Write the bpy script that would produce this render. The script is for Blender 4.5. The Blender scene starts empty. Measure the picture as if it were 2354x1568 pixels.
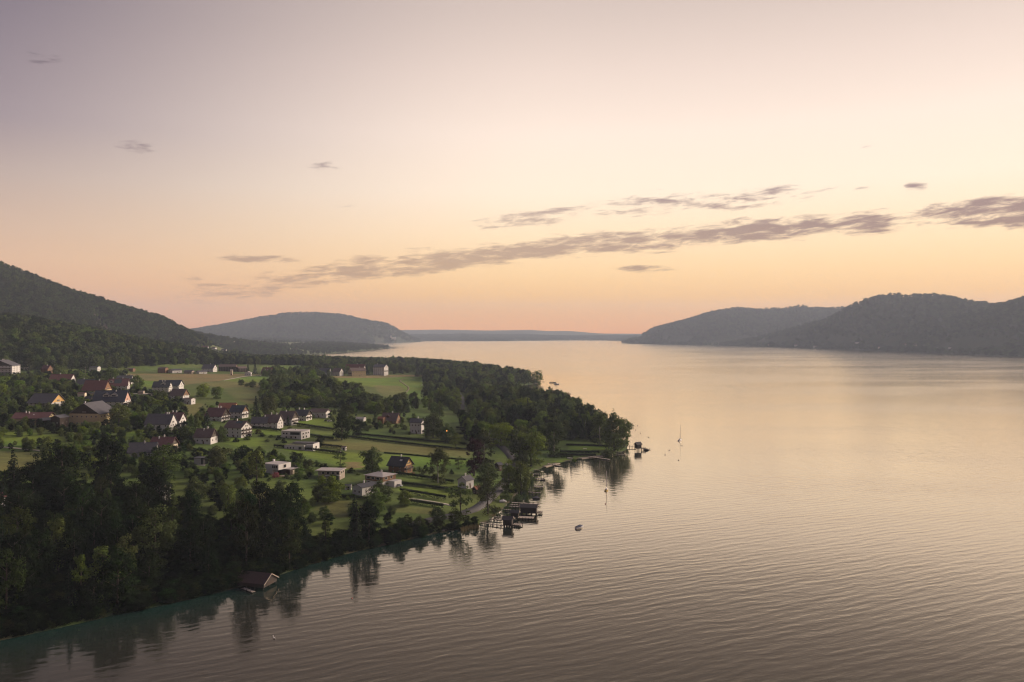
import bpy, math, random
import numpy as np
from mathutils import Vector
random.seed(7); rng = np.random.default_rng(7)
sc = bpy.context.scene
col = sc.collection
R = math.radians

# ------------------------------------------------------------------ camera
CAM_H = 100.0; F = 796.0; CU = 512.0; HV = 333.0      # metres above the lake; focal length and horizon in pixels of the 1024 frame
cam_d = bpy.data.cameras.new('camera'); cam = bpy.data.objects.new('camera', cam_d); col.objects.link(cam)
cam.location = (0, 0, CAM_H); cam.rotation_euler = (R(90), 0, 0)
cam_d.sensor_width = 36; cam_d.lens = F/1024*36; cam_d.shift_y = -8/1024
cam_d.clip_start = 1; cam_d.clip_end = 60000
sc.camera = cam
sc.view_settings.view_transform = 'Standard'; sc.view_settings.look = 'None'
sc.view_settings.exposure = 0.56; sc.view_settings.gamma = 1.0; sc.view_settings.use_curve_mapping = False
sc.render.engine = 'CYCLES'
cy = sc.cycles
cy.use_denoising = True; cy.max_bounces = 5; cy.diffuse_bounces = 2; cy.glossy_bounces = 3; cy.transmission_bounces = 3
cy.transparent_max_bounces = 6; cy.volume_bounces = 0; cy.caustics_reflective = False; cy.caustics_refractive = False
cy.sample_clamp_indirect = 4; cy.filter_width = 1.15; cy.denoising_prefilter = 'ACCURATE'

# ------------------------------------------------------------------ sun and sky
SUN_AZ, SUN_EL = 62.0, 16.0        # degrees, clockwise from the view direction / above the horizon
sd = bpy.data.lights.new('sun', 'SUN'); sun = bpy.data.objects.new('sun', sd); col.objects.link(sun)
sd.energy = 5.0; sd.angle = R(36); sd.color = (1.0, 0.80, 0.62)
sdir = Vector((math.sin(R(SUN_AZ))*math.cos(R(SUN_EL)), math.cos(R(SUN_AZ))*math.cos(R(SUN_EL)), math.sin(R(SUN_EL))))
sun.rotation_euler = (-sdir).to_track_quat('-Z', 'Y').to_euler(); sun.location = (900, 300, 900)

def lin(h):
    if isinstance(h, str): c = [int(h[i:i+2], 16)/255 for i in (0, 2, 4)]
    else: c = [x/255 for x in h]
    return tuple(x/12.92 if x <= .04045 else ((x+.055)/1.055)**2.4 for x in c) + (1.0,)

class NT:
    """small helper to write node trees"""
    def __init__(s, tree): s.t = tree
    def n(s, typ, **kw):
        nd = s.t.nodes.new(typ)
        for k, v in kw.items(): setattr(nd, k, v)
        return nd
    def put(s, sock, v):
        if hasattr(v, 'is_output'): s.t.links.new(v, sock)
        elif v is not None: sock.default_value = v
    def m(s, op, a, b=None, c=None, clamp=False):
        nd = s.n('ShaderNodeMath', operation=op); nd.use_clamp = clamp
        for i, v in enumerate((a, b, c)):
            if v is not None: s.put(nd.inputs[i], v)
        return nd.outputs[0]
    def ss(s, x, lo, hi, a=0.0, b=1.0):
        nd = s.n('ShaderNodeMapRange', interpolation_type='SMOOTHSTEP')
        for i, v in enumerate((x, lo, hi, a, b)): s.put(nd.inputs[i], v)
        return nd.outputs[0]
    def mix(s, f, a, b, blend='MIX'):
        nd = s.n('ShaderNodeMix', data_type='RGBA', blend_type=blend)
        s.put(nd.inputs[0], f); s.put(nd.inputs[6], a); s.put(nd.inputs[7], b)
        return nd.outputs[2]
    def ramp(s, f, stops, interp='LINEAR'):
        nd = s.n('ShaderNodeValToRGB'); cr = nd.color_ramp; cr.interpolation = interp
        while len(cr.elements) < len(stops): cr.elements.new(.5)
        for e, (p, c) in zip(cr.elements, stops): e.position = p; e.color = c
        s.put(nd.inputs[0], f); return nd.outputs[0]
    def noise(s, vec, scale=1.0, detail=2.0, rough=.5, dist=0.0, out=0):
        nd = s.n('ShaderNodeTexNoise'); s.put(nd.inputs['Vector'], vec)
        nd.inputs['Scale'].default_value = scale; nd.inputs['Detail'].default_value = detail
        nd.inputs['Roughness'].default_value = rough; nd.inputs['Distortion'].default_value = dist
        return nd.outputs[out]
    def comb(s, x, y, z=0.0):
        nd = s.n('ShaderNodeCombineXYZ')
        for i, v in enumerate((x, y, z)): s.put(nd.inputs[i], v)
        return nd.outputs[0]
    def mapping(s, vec, scale=(1, 1, 1), rot=(0, 0, 0), loc=(0, 0, 0)):
        nd = s.n('ShaderNodeMapping'); s.put(nd.inputs[0], vec)
        nd.inputs[1].default_value = loc; nd.inputs[2].default_value = rot; nd.inputs[3].default_value = scale
        return nd.outputs[0]

world = bpy.data.worlds.new('World'); sc.world = world; world.use_nodes = True
wt = world.node_tree; wt.nodes.clear(); W = NT(wt)
tc = W.n('ShaderNodeTexCoord'); sep = W.n('ShaderNodeSeparateXYZ'); wt.links.new(tc.outputs['Generated'], sep.inputs[0])
az = W.m('MULTIPLY', W.m('ARCTAN2', sep.outputs[0], sep.outputs[1]), 57.2958)
el = W.m('MULTIPLY', W.m('ARCSINE', sep.outputs[2]), 57.2958)
elp = W.m('SQRT', W.m('DIVIDE', W.m('MAXIMUM', el, 0.0), 90.0))
def stops(lst): return [(math.sqrt(e/90), lin(c)) for e, c in lst]
sky_sun = W.ramp(elp, stops([(0, (255, 158, 66)), (1.2, (255, 176, 82)), (2.6, (255, 194, 108)), (4.5, (255, 211, 148)), (7, (254, 223, 181)), (10, (251, 230, 205)),
                             (14, (244, 224, 207)), (18, (226, 206, 193)), (22, (204, 186, 176)), (36, (160, 147, 149)), (90, (122, 118, 130))]))
sky_far = W.ramp(elp, stops([(0, (228, 144, 100)), (1.5, (226, 155, 112)), (3, (222, 166, 126)), (4.6, (214, 171, 138)), (6.5, (196, 164, 143)), (9.5, (170, 149, 142)),
                             (13, (130, 116, 127)), (20, (97, 88, 106)), (40, (94, 90, 107)), (90, (98, 97, 113))]))
daz = W.m('ABSOLUTE', W.m('SUBTRACT', az, 34.0))
daz = W.m('MINIMUM', daz, W.m('SUBTRACT', 360.0, daz))
skyc = W.mix(W.ss(daz, 30.0, 77.0, 1.0, 0.0), sky_far, sky_sun)
# clouds, laid out by compass direction and height above the horizon
elc = W.m('ADD', W.m('ADD', 5.80, W.m('MULTIPLY', az, 0.105)), W.m('MULTIPLY', W.m('MULTIPLY', az, az), -0.0019))
off = W.m('SUBTRACT', el, elc)
cv = W.comb(W.m('MULTIPLY', az, 0.50), W.m('MULTIPLY', W.m('SUBTRACT', el, W.m('MULTIPLY', az, 0.06)), 2.7), 3.1)
n1 = W.noise(cv, 1.0, 8.0, 0.66, 0.3); n2 = W.noise(cv, 0.30, 2.0, 0.5)
lo_side = W.ss(off, -1.55, -0.30); hi_side = W.ss(off, 1.75, 0.10)
reach = W.m('MULTIPLY', W.ss(az, -25.0, -7.0), 1.0)
gap = W.ss(W.m('ABSOLUTE', W.m('SUBTRACT', az, 27.2)), 0.8, 3.0, 0.66, 1.0)
b1 = W.m('MULTIPLY', W.m('MULTIPLY', W.m('MULTIPLY', lo_side, hi_side), gap), W.m('ADD', 0.80, W.m('MULTIPLY', reach, 0.20)))
b1 = W.m('MULTIPLY', b1, W.ss(az, -25.0, -21.0))
o2 = W.m('SUBTRACT', off, 2.3)
b2 = W.m('MULTIPLY', W.ss(W.m('ABSOLUTE', o2), 0.1, 1.5, 0.74, 0.0), W.m('MULTIPLY', W.ss(az, -6.0, 0.0), W.ss(az, 33.0, 17.0)))
def puff(a0, e0, wa, we, s):
    dx = W.m('DIVIDE', W.m('SUBTRACT', az, a0), wa); dy = W.m('DIVIDE', W.m('SUBTRACT', el, e0), we)
    r = W.m('ADD', W.m('MULTIPLY', dx, dx), W.m('MULTIPLY', dy, dy))
    return W.ss(r, 0.0, 1.0, s, 0.0)
mask = W.m('MAXIMUM', b1, b2)
for p in ((-25.4, 12.0, 1.9, .70, .74), (-13.5, 11.4, 2.4, .65, .74), (-12.7, 8.9, 2.0, .50, .62), (24.2, 12.0, 1.1, .5, .6), (9.5, 4.55, 4.2, .40, .85), (-21.7, 3.7, 1.5, .35, .7), (-30.5, 16.5, 2.0, .6, .6), (31.5, 7.6, 7.0, 1.2, 1.02), (-17.5, 5.1, 4.5, .45, .9), (27, 9.3, 1.3, .5, .75)):
    mask = W.m('MAXIMUM', mask, puff(*p))
dens = W.ss(W.m('ADD', n1, W.m('MULTIPLY', W.m('SUBTRACT', n2, 0.5), 0.5)), W.m('SUBTRACT', 0.75, W.m('MULTIPLY', mask, 0.47)), W.m('SUBTRACT', 1.02, W.m('MULTIPLY', mask, 0.46)))
dens = W.m('MULTIPLY', dens, W.ss(mask, 0.02, 0.25))
dens = W.m('MULTIPLY', dens, W.ss(az, -12.0, 30.0, 0.66, 1.0))
skyc = W.mix(dens, skyc, W.mix(1.0, skyc, lin((146, 132, 150)), 'MULTIPLY'))
# Nishita daylight term under the same low sun
nis = W.n('ShaderNodeTexSky', sky_type='NISHITA'); nis.sun_disc = False
nis.sun_elevation = R(SUN_EL*0.25); nis.sun_rotation = R(SUN_AZ); nis.altitude = 500; nis.dust_density = 3.0
total = W.mix(1.0, W.mix(1.0, skyc, (8.2, 8.1, 8.1, 1), 'MULTIPLY'), W.mix(1.0, nis.outputs[0], (.06, .06, .06, 1), 'MULTIPLY'), 'ADD')
bg = W.n('ShaderNodeBackground'); W.put(bg.inputs[0], total); bg.inputs[1].default_value = 0.10
wo = W.n('ShaderNodeOutputWorld'); wt.links.new(bg.outputs[0], wo.inputs[0])
world.cycles.sampling_method = 'MANUAL'; world.cycles.sample_map_resolution = 512

# ------------------------------------------------------------------ terrain as a function
def px(u, v, z=0.0):
    d = F*(CAM_H-z)/(v-HV); return ((u-CU)/F*d, d)
shore_px = [(-40, 650), (0, 640), (60, 628), (110, 616), (165, 605), (205, 595), (244, 586), (275, 577), (305, 566), (350, 553), (395, 543), (431, 534), (460, 529),
            (481, 525), (490, 520), (500, 511), (508, 503), (515, 496), (520, 488), (526, 480), (531, 473), (545, 466.5), (566, 461.3), (585, 457.3), (605, 455.5), (620, 453), (627, 449), (628, 444.5)]
LAND = [(-420, 120), (-300, 200)] + [px(*p) for p in shore_px] + [(104, 780), (100, 838), (94, 970), (74, 1100), (48, 1160), (24, 1215), (2, 1300), (-8, 1400), (8, 1500), (42, 1548), (50, 1610),
        (30, 1760), (-20, 1960), (-110, 2180), (-190, 2290), (-285, 2330), (-395, 2500), (-560, 2660), (-700, 2750), (-900, 2800), (-1030, 2950), (-1130, 3220), (-1010, 3461), (-888, 3883), (-844, 4422), (-835, 5100), (-815, 5330),
        (-860, 5600), (-1000, 5850), (-1300, 6300), (-1500, 7200), (-1330, 8000), (-1140, 8800), (-1059, 9365), (-1300, 9900), (-1900, 10400), (-9500, 10400), (-9500, -2500), (-600, -2500), (-500, -300)]
RIGHT = [(-3000, 10300), (-1000, 10050), (-200, 10000), (300, 10500), (800, 11000), (1350, 10800), (1500, 9500), (1160, 8100), (1085, 7900), (1300, 7300), (1567, 6633), (1800, 6000), (1914, 5686), (2010, 5000), (2047, 4682), (2080, 4100),
         (2088, 3883), (2120, 3500), (2133, 3317), (2200, 2500), (2350, 1000), (2400, -2500), (9500, -2500), (9500, 15000), (-3000, 15000)]
def sdist(x, y, poly):
    P = np.array(poly); Q = np.roll(P, -1, 0); x = np.asarray(x, float); y = np.asarray(y, float)
    d2 = np.full(x.shape, 1e18); ins = np.zeros(x.shape, bool)
    for (x0, y0), (x1, y1) in zip(P, Q):
        ex, ey = x1-x0, y1-y0; t = np.clip(((x-x0)*ex+(y-y0)*ey)/(ex*ex+ey*ey), 0, 1)
        d2 = np.minimum(d2, (x-x0-t*ex)**2+(y-y0-t*ey)**2)
        if y0 != y1: ins ^= ((y0 > y) != (y1 > y)) & (x < ex*(y-y0)/ey+x0)
    return np.sqrt(d2)*np.where(ins, 1, -1)
def inside(x, y, poly):
    P = np.array(poly); Q = np.roll(P, -1, 0); x = np.asarray(x, float); y = np.asarray(y, float); ins = np.zeros(x.shape, bool)
    for (x0, y0), (x1, y1) in zip(P, Q):
        if y0 != y1: ins ^= ((y0 > y) != (y1 > y)) & (x < (x1-x0)*(y-y0)/(y1-y0)+x0)
    return ins
def wob(x, y, s):
    return (np.sin(x*s+1.3)*np.cos(y*s*1.13+.4)+.6*np.sin(x*s*2.1+y*s*1.7+2.)+.35*np.sin(x*s*4.3-y*s*3.9))/1.95
def ridge(x, y, pts, w, p=1.0):
    h = np.zeros(np.shape(x))
    for (x0, y0, z0), (x1, y1, z1) in zip(pts[:-1], pts[1:]):
        ex, ey = x1-x0, y1-y0; t = np.clip(((x-x0)*ex+(y-y0)*ey)/(ex*ex+ey*ey), 0, 1)
        q = np.sqrt((x-x0-t*ex)**2+(y-y0-t*ey)**2)/w
        h = np.maximum(h, (z0+(z1-z0)*t)*(1-np.minimum(q, 1))**p)
    return h
def sil(lst, trees=16):
    return [((u-CU)/F*d, d, CAM_H+(HV-v)/F*d-trees) for u, v, d in lst]
RA = sil([(-160, 226, 2300), (-60, 246, 2450), (0, 263, 2600), (22, 273, 2650), (50, 290, 2750), (75, 301, 2850), (100, 310, 2950), (125, 318, 3100), (150, 326, 3250), (175, 333, 3400), (200, 338, 3600)], 14)
RB = sil([(-160, 296, 1250), (-60, 306, 1350), (0, 313, 1450), (30, 315, 1520), (60, 321, 1600), (90, 329, 1700), (115, 339, 1800), (140, 347, 1900)], 20)
RC = sil([(150, 336, 7600), (195, 332, 7800), (215, 328, 8000), (240, 322, 8200), (265, 316, 8400), (290, 312.5, 8500), (315, 312.2, 8600), (340, 314, 8700), (365, 319, 8800), (385, 324, 8900), (400, 330, 9000), (412, 336, 9100), (419, 342, 9300)], 12)
RD = sil([(300, 334, 11800), (420, 335, 11600), (470, 334.5, 11800), (520, 334.8, 11900), (560, 336, 11900), (620, 337.5, 11800)], 10)
RD2 = sil([(280, 331, 14000), (410, 330, 14000), (440, 329.6, 14000), (490, 330.5, 14000), (530, 329.9, 14000), (548, 331, 14000), (570, 331, 14000), (600, 333.5, 14000), (680, 334, 14000)], 0)
RE = sil([(632, 340, 7900), (645, 332, 7900), (663, 326, 7850), (690, 319, 7800), (712, 311.5, 7700), (735, 307.5, 7600), (760, 308.5, 7500), (785, 307.5, 7400), (800, 305, 7400), (810, 307.5, 7400), (840, 307.5, 7300), (900, 300, 7000)], 10)
RF = sil([(752, 342, 5900), (770, 332, 5800), (790, 324, 5700), (815, 314, 5550), (840, 307.5, 5350), (860, 301, 5250), (880, 294.5, 5150), (895, 293.5, 5050), (910, 294.5, 5000), (930, 293, 4900), (945, 295.5, 4800), (970, 300, 4700), (998, 304, 4550), (1010, 303, 4500), (1024, 298, 4400), (1060, 288, 4200), (1130, 284, 4000), (1250, 290, 3700)], 14)
def H(x, y):
    x = np.asarray(x, float); y = np.asarray(y, float)
    s = sdist(x, y, LAND); sp = np.maximum(s, 0)
    z = np.where(s > 0, 28*(1-np.exp(-sp/350))+.02*np.minimum(sp, 1600)+.12+.9*wob(x, y, .011)*np.clip(sp/80, 0, 1)*np.clip(1.5-sp/2000, .3, 1), np.maximum(s*.18, -9))
    k = np.clip(sp/250, 0, 1)
    gul = 1+.02*wob(x, y, .006)+.02*wob(y, x, .017)
    zh = np.maximum(ridge(x, y, RA, 900, 1.1)*gul, ridge(x, y, RB, 480, 1.05)*(1+.03*wob(x, y, .02)))
    zh = np.maximum(zh, ridge(x, y, RC, 1250, 1.1)*(1+.02*wob(x, y, .004)))
    z = np.where(s > 0, np.maximum(z, zh*k), z)
    far = (y > 5200) | (x > 700)
    if far.any():
        s2 = sdist(x[far], y[far], RIGHT); sp2 = np.maximum(s2, 0); xf, yf = x[far], y[far]
        zz = np.where(s2 > 0, 30*(1-np.exp(-sp2/500))+.015*np.minimum(sp2, 1200)+.3, np.maximum(s2*.18, -9))
        hh = np.maximum(ridge(xf, yf, RE, 1000, 1.1)*(1+.015*wob(xf, yf, .0037)), ridge(xf, yf, RF, 1150, 1.1)*(1+.012*wob(xf, yf, .0042)+.012*wob(yf, xf, .011)))
        hh = np.maximum(hh, np.maximum(ridge(xf, yf, RD, 1500), ridge(xf, yf, RD2, 1500)))
        zz = np.where(s2 > 0, np.maximum(zz, hh*np.clip(sp2/300, 0, 1)), zz)
        z = z.copy(); z[far] = np.maximum(z[far], zz)
    return z
def h1(x, y): return float(H(np.array([x]), np.array([y]))[0])
_T = np.geomspace(150, 9000, 900)
def hit(u, v, water=False):
    """where the line of sight through a photo pixel meets the ground"""
    X = (u-CU)/F*_T; Z = CAM_H-(v-HV)/F*_T; D = Z-(np.zeros_like(X) if water else np.maximum(H(X, _T), 0.0))
    i = int(np.argmax(D < 0))
    if D[i] >= 0: i = len(_T)-1
    a, b = D[i-1], D[i]; t = _T[i-1]+(_T[i]-_T[i-1])*a/max(a-b, 1e-9)
    x = (u-CU)/F*t
    return (x, t, 0.0 if water else h1(x, t))

# ------------------------------------------------------------------ helpers
def tag(o, label=None, cat=None, group=None, kind=None):
    if label: o['label'] = label
    if cat: o['category'] = cat
    if group: o['group'] = group
    if kind: o['kind'] = kind
    return o
def link(name, data, parent=None, mat=None):
    o = bpy.data.objects.new(name, data); col.objects.link(o)
    if parent is not None: o.parent = parent
    if mat is not None and data is not None and not data.materials: data.materials.append(mat)
    return o
def empty(name, loc, rz=0.0):
    o = bpy.data.objects.new(name, None); col.objects.link(o); o.location = loc; o.rotation_euler = (0, 0, rz); o.empty_display_size = .5; return o
def mesh_np(name, V, faces_n, idx, smooth=False):
    """mesh from numpy: V (n,3), faces_n verts per face (constant), idx (m*faces_n)"""
    me = bpy.data.meshes.new(name); V = np.ascontiguousarray(V, np.float32); idx = np.ascontiguousarray(idx, np.int32).ravel(); m = len(idx)//faces_n
    me.vertices.add(len(V)); me.vertices.foreach_set('co', V.ravel())
    me.loops.add(len(idx)); me.loops.foreach_set('vertex_index', idx)
    me.polygons.add(m); me.polygons.foreach_set('loop_start', np.arange(m, dtype=np.int32)*faces_n)
    if smooth: me.polygons.foreach_set('use_smooth', np.ones(m, bool))
    me.update(calc_edges=True); return me
class MB:
    """collects simple shapes into one mesh"""
    def __init__(s): s.v = []; s.f = []
    def raw(s, vs, fs):
        k = len(s.v); s.v += [tuple(p) for p in vs]; s.f += [tuple(i+k for i in f) for f in fs]; return s
    def box(s, x0, x1, y0, y1, z0, z1):
        return s.raw([(x0, y0, z0), (x1, y0, z0), (x1, y1, z0), (x0, y1, z0), (x0, y0, z1), (x1, y0, z1), (x1, y1, z1), (x0, y1, z1)],
                     [(0, 3, 2, 1), (4, 5, 6, 7), (0, 1, 5, 4), (1, 2, 6, 5), (2, 3, 7, 6), (3, 0, 4, 7)])
    def prism(s, pts, axis, a, b):
        """pts: closed outline (p,q); extruded along axis from a to b"""
        n = len(pts)
        mk = {'x': lambda p, q, t: (t, p, q), 'y': lambda p, q, t: (p, t, q), 'z': lambda p, q, t: (p, q, t)}[axis]
        vs = [mk(p, q, a) for p, q in pts]+[mk(p, q, b) for p, q in pts]
        return s.raw(vs, [tuple(range(n))[::-1], tuple(range(n, 2*n))]+[(i, (i+1) % n, n+(i+1) % n, n+i) for i in range(n)])
    def tube(s, p0, p1, r0, r1=None, n=6):
        r1 = r0 if r1 is None else r1; p0 = Vector(p0); p1 = Vector(p1); d = (p1-p0).normalized()
        a = d.orthogonal().normalized(); b = d.cross(a); vs = []
        for p, r in ((p0, r0), (p1, r1)):
            for i in range(n): t = 2*math.pi*i/n; vs.append(p+a*(r*math.cos(t))+b*(r*math.sin(t)))
        return s.raw(vs, [tuple(range(n))[::-1], tuple(range(n, 2*n))]+[(i, (i+1) % n, n+(i+1) % n, n+i) for i in range(n)])
    def mesh(s, name):
        me = bpy.data.meshes.new(name); me.from_pydata(s.v, [], s.f); me.update(); return me
    def build(s, name, mat, parent=None):
        return link(name, s.mesh(name), parent, mat)

MATS = {}
def mat(name, c, rough=.8, var=.25, scale=.6, metal=0.0, spec=.3):
    if name in MATS: return MATS[name]
    m = bpy.data.materials.new(name); m.use_nodes = True; N = NT(m.node_tree); b = m.node_tree.nodes['Principled BSDF']
    c = lin(c) if isinstance(c, str) else tuple(c)+(1,)
    g = N.n('ShaderNodeNewGeometry'); nz = N.noise(g.outputs['Position'], scale, 4, .6)
    nz2 = N.noise(g.outputs['Position'], scale*6, 2, .6)
    f = N.m('ADD', N.m('MULTIPLY', N.m('SUBTRACT', nz, .5), 1.6), N.m('MULTIPLY', N.m('SUBTRACT', nz2, .5), .8))
    k = N.m('ADD', 1.0, N.m('MULTIPLY', f, var*1.6))
    N.put(b.inputs['Base Color'], N.mix(1.0, c, N.comb(k, k, k), 'MULTIPLY'))
    b.inputs['Roughness'].default_value = rough; b.inputs['Metallic'].default_value = metal; b.inputs['Specular IOR Level'].default_value = spec
    MATS[name] = m; return m
def leaf_mat(name, c, hue=.06, val=.5, trans=.25):
    m = bpy.data.materials.new(name); m.use_nodes = True; N = NT(m.node_tree); m.node_tree.nodes.clear()
    oi = N.n('ShaderNodeObjectInfo'); at = N.n('ShaderNodeAttribute', attribute_name='tone')
    g = N.n('ShaderNodeNewGeometry'); nz = N.noise(g.outputs['Position'], .09, 2)
    rnd2 = N.m('FRACT', N.m('MULTIPLY', oi.outputs['Random'], 17.31))
    hs = N.n('ShaderNodeHueSaturation'); hs.inputs['Color'].default_value = tuple(c)+(1,)
    N.put(hs.inputs['Hue'], N.m('ADD', .5, N.m('MULTIPLY', N.m('SUBTRACT', rnd2, .40), hue*.8)))
    N.put(hs.inputs['Saturation'], N.m('ADD', .82, N.m('MULTIPLY', oi.outputs['Random'], .3)))
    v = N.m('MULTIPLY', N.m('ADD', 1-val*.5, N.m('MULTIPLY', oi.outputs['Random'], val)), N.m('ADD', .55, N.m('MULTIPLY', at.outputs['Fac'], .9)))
    N.put(hs.inputs['Value'], N.m('MULTIPLY', v, N.m('ADD', .6, N.m('MULTIPLY', nz, .8))))
    d = N.n('ShaderNodeBsdfDiffuse'); t = N.n('ShaderNodeBsdfTranslucent'); mx = N.n('ShaderNodeMixShader'); mx.inputs[0].default_value = trans
    N.put(d.inputs[0], hs.outputs[0]); N.put(t.inputs[0], hs.outputs[0])
    m.node_tree.links.new(d.outputs[0], mx.inputs[1]); m.node_tree.links.new(t.outputs[0], mx.inputs[2])
    o = N.n('ShaderNodeOutputMaterial'); m.node_tree.links.new(mx.outputs[0], o.inputs[0]); return m
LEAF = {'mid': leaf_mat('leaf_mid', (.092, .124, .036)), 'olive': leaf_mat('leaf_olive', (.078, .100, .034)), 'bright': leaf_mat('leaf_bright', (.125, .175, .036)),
        'dark': leaf_mat('leaf_dark', (.014, .024, .009), val=1.0), 'needle': leaf_mat('leaf_needle', (.024, .036, .020)), 'copper': leaf_mat('leaf_copper', (.030, .014, .016), hue=.03),  # dark: dimness of the bank wood is put into the leaf colour
        'hedge': leaf_mat('leaf_hedge', (.034, .052, .016), val=.3), 'forest': leaf_mat('leaf_forest', (.050, .066, .026), val=.9), 'shade': leaf_mat('leaf_shade_olive', (.034, .044, .015), val=.8), 'pink': leaf_mat('leaf_flowers', (.28, .10, .13), hue=.03)}  # shade: olive leaf darkened, bank wood's dimness put into its colour
BARK = mat('bark', (.060, .048, .038), .95, .4, 2.0); BIRCH = mat('birch_bark', (.24, .23, .20), .8, .4, 3.0)

# ------------------------------------------------------------------ ground
def steps(a, b, f):
    out = [a]
    while out[-1] < b: out.append(out[-1]+f(out[-1]))
    return np.array(out)
def grid_mesh(name, xs, ys, zf, keep=None):
    X, Y = np.meshgrid(xs, ys); nx, ny = len(xs), len(ys); x, y = X.ravel(), Y.ravel()
    z = np.concatenate([zf(x[i:i+60000], y[i:i+60000]) for i in range(0, len(x), 60000)])
    i = (np.arange(ny-1)[:, None]*nx+np.arange(nx-1)[None]).ravel(); q = np.stack([i, i+1, i+1+nx, i+nx], 1)
    if keep is not None:
        k = keep(x, y, z); q = q[k[q].any(1)]
    used = np.unique(q); rem = np.full(len(x), -1); rem[used] = np.arange(len(used))
    V = np.stack([x, y, z], 1)[used]
    return mesh_np(name, V, 4, rem[q], True), V
xs = -steps(-150, 4200, lambda t: 4.0 if t < 480 else .0085*t)[::-1]; ys = steps(110, 6600, lambda t: max(3.0, .0072*t))
g_me, GV = grid_mesh('ground', xs, ys, H, lambda x, y, z: z > -5)

def wpoly(pts): return [hit(*p)[:2] for p in pts]
MEADOW = (.112, .158, .042); LAWN = (.126, .190, .034); STUBBLE = (.190, .160, .080); LITTER = (.040, .040, .022); BROWN = (.140, .152, .058); FARG = (.11, .135, .055)
FIELDS = [  # (colour, outline in photo pixels projected on the ground)
    (STUBBLE, [(126, 373.5), (200, 374), (262, 374.5), (246, 376.5), (224, 380), (196, 383.5), (178, 386), (150, 385), (126, 380)]),
    (LAWN, [(224, 380), (246, 377), (266, 376.5), (262, 383), (240, 381.6), (222, 381.5)]),
    (LAWN, [(140, 380.5), (160, 381), (176, 384.5), (150, 387), (142, 386)]),
    (BROWN, [(196, 383.5), (224, 381), (262, 383.5), (268, 393), (255, 405), (236, 400), (222, 388)]),
    (BROWN, [(178, 395), (188, 402), (205, 404), (196, 420), (190, 424), (184, 412)]),
    (STUBBLE, [(318, 377), (345, 375.5), (380, 375.3), (424, 374.5), (424, 376.5), (345, 378)]),
    (LAWN, [(322, 378.5), (345, 378), (424, 376.5), (424, 391), (446, 397), (430, 402), (400, 392), (376, 388), (356, 384), (330, 382)]),
    (BROWN, [(372, 385.5), (400, 385.5), (406, 390), (402, 398), (384, 396)]),
    (LAWN, [(252, 426), (283, 430), (279, 435), (252, 434)]), (LAWN, [(297, 418.5), (330, 420), (335, 429), (297, 423.5)]), (MEADOW, [(309, 430), (334, 433), (360, 439), (325, 439)]),
    (BROWN, [(320, 438.5), (352, 437.5), (400, 444), (470, 449.5), (470, 458), (440, 457), (385, 452), (345, 449), (318, 446)]),
    (MEADOW, [(355, 436), (400, 439), (440, 445), (470, 447), (470, 449), (440, 446.5), (400, 442), (355, 438.5)]),
    (LAWN, [(278, 448), (300, 450.5), (345, 452.5), (385, 454), (432, 458), (468, 460), (468, 469), (440, 467), (395, 466), (345, 470), (325, 462), (300, 455)]),
    (STUBBLE, [(345, 462), (362, 462.5), (362, 468), (345, 469)]), (LAWN, [(222, 437), (262, 438), (262, 446), (240, 448), (226, 443)]),
    (MEADOW, [(402, 476), (430, 478), (462, 485), (455, 488), (402, 483)]), (LAWN, [(398, 486), (430, 488), (462, 491.5), (452, 496.5), (430, 495), (398, 490)]),
    (MEADOW, [(410, 500), (446, 504.5), (440, 507), (410, 502)]), (BROWN, [(392, 505), (440, 508), (436, 515), (395, 512)]), (BROWN, [(325, 500), (350, 500), (365, 508), (345, 518), (318, 512)]),
    (MEADOW, [(250, 478), (290, 476), (320, 484), (325, 498), (300, 500), (262, 496)]), (BROWN, [(243, 490), (272, 490), (275, 505), (250, 508)]), (MEADOW, [(180, 460), (196, 462), (208, 466), (204, 474), (186, 470)]),
    (LAWN, [(0, 430), (60, 436), (70, 446), (0, 444)]), (BROWN, [(-10, 450), (45, 453), (45, 470), (-10, 474)]), (LAWN, [(125, 428), (138, 430), (140, 442), (128, 441)]),
    (LAWN, [(552, 460.5), (570, 458.5), (572, 460.5), (560, 463)]), (LAWN, [(570, 446), (612, 446.8), (612, 450.5), (570, 450)]), (MEADOW, [(500, 452), (507, 456), (509, 464), (496, 462)]),
    (LAWN, [(155, 340), (166, 341), (177, 345.5), (168, 346.5), (157, 345)]), (FARG, [(180, 350), (190, 349.5), (190, 353), (181, 352.5)]), (FARG, [(208, 351), (233, 350.5), (234, 352.5), (208, 353)]), (FARG, [(216, 341.5), (238, 343), (238, 344.5), (216, 343)]),
    (LAWN, [(260, 366.5), (304, 365.5), (304, 371), (262, 370)]), (BROWN, [(38, 389), (70, 393), (72, 398), (40, 396)])]
WPOLY = [(c, wpoly(p)) for c, p in FIELDS]
gx, gy, gz = GV[:, 0].astype(float), GV[:, 1].astype(float), GV[:, 2]
cc = np.tile(np.array([.085, .122, .036]), (len(gx), 1))
sdl = np.concatenate([sdist(gx[i:i+60000], gy[i:i+60000], LAND) for i in range(0, len(gx), 60000)])
hillm = np.maximum(ridge(gx, gy, RA, 900, 1.1), ridge(gx, gy, RB, 480, 1.05))
cc[(gy > 2700)] = (.125, .145, .070); cc[hillm > 60] = LITTER
for c, p in WPOLY: cc[inside(gx, gy, p)] = c
cc[sdl < 1.2] = (.10, .09, .06); cc[sdl < 0] = (.06, .075, .055)
scree = inside(gx, gy, wpoly([(91, 312), (100, 316), (112, 332), (104, 336), (94, 324)])); cc[scree] = (.17, .145, .13)
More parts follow.
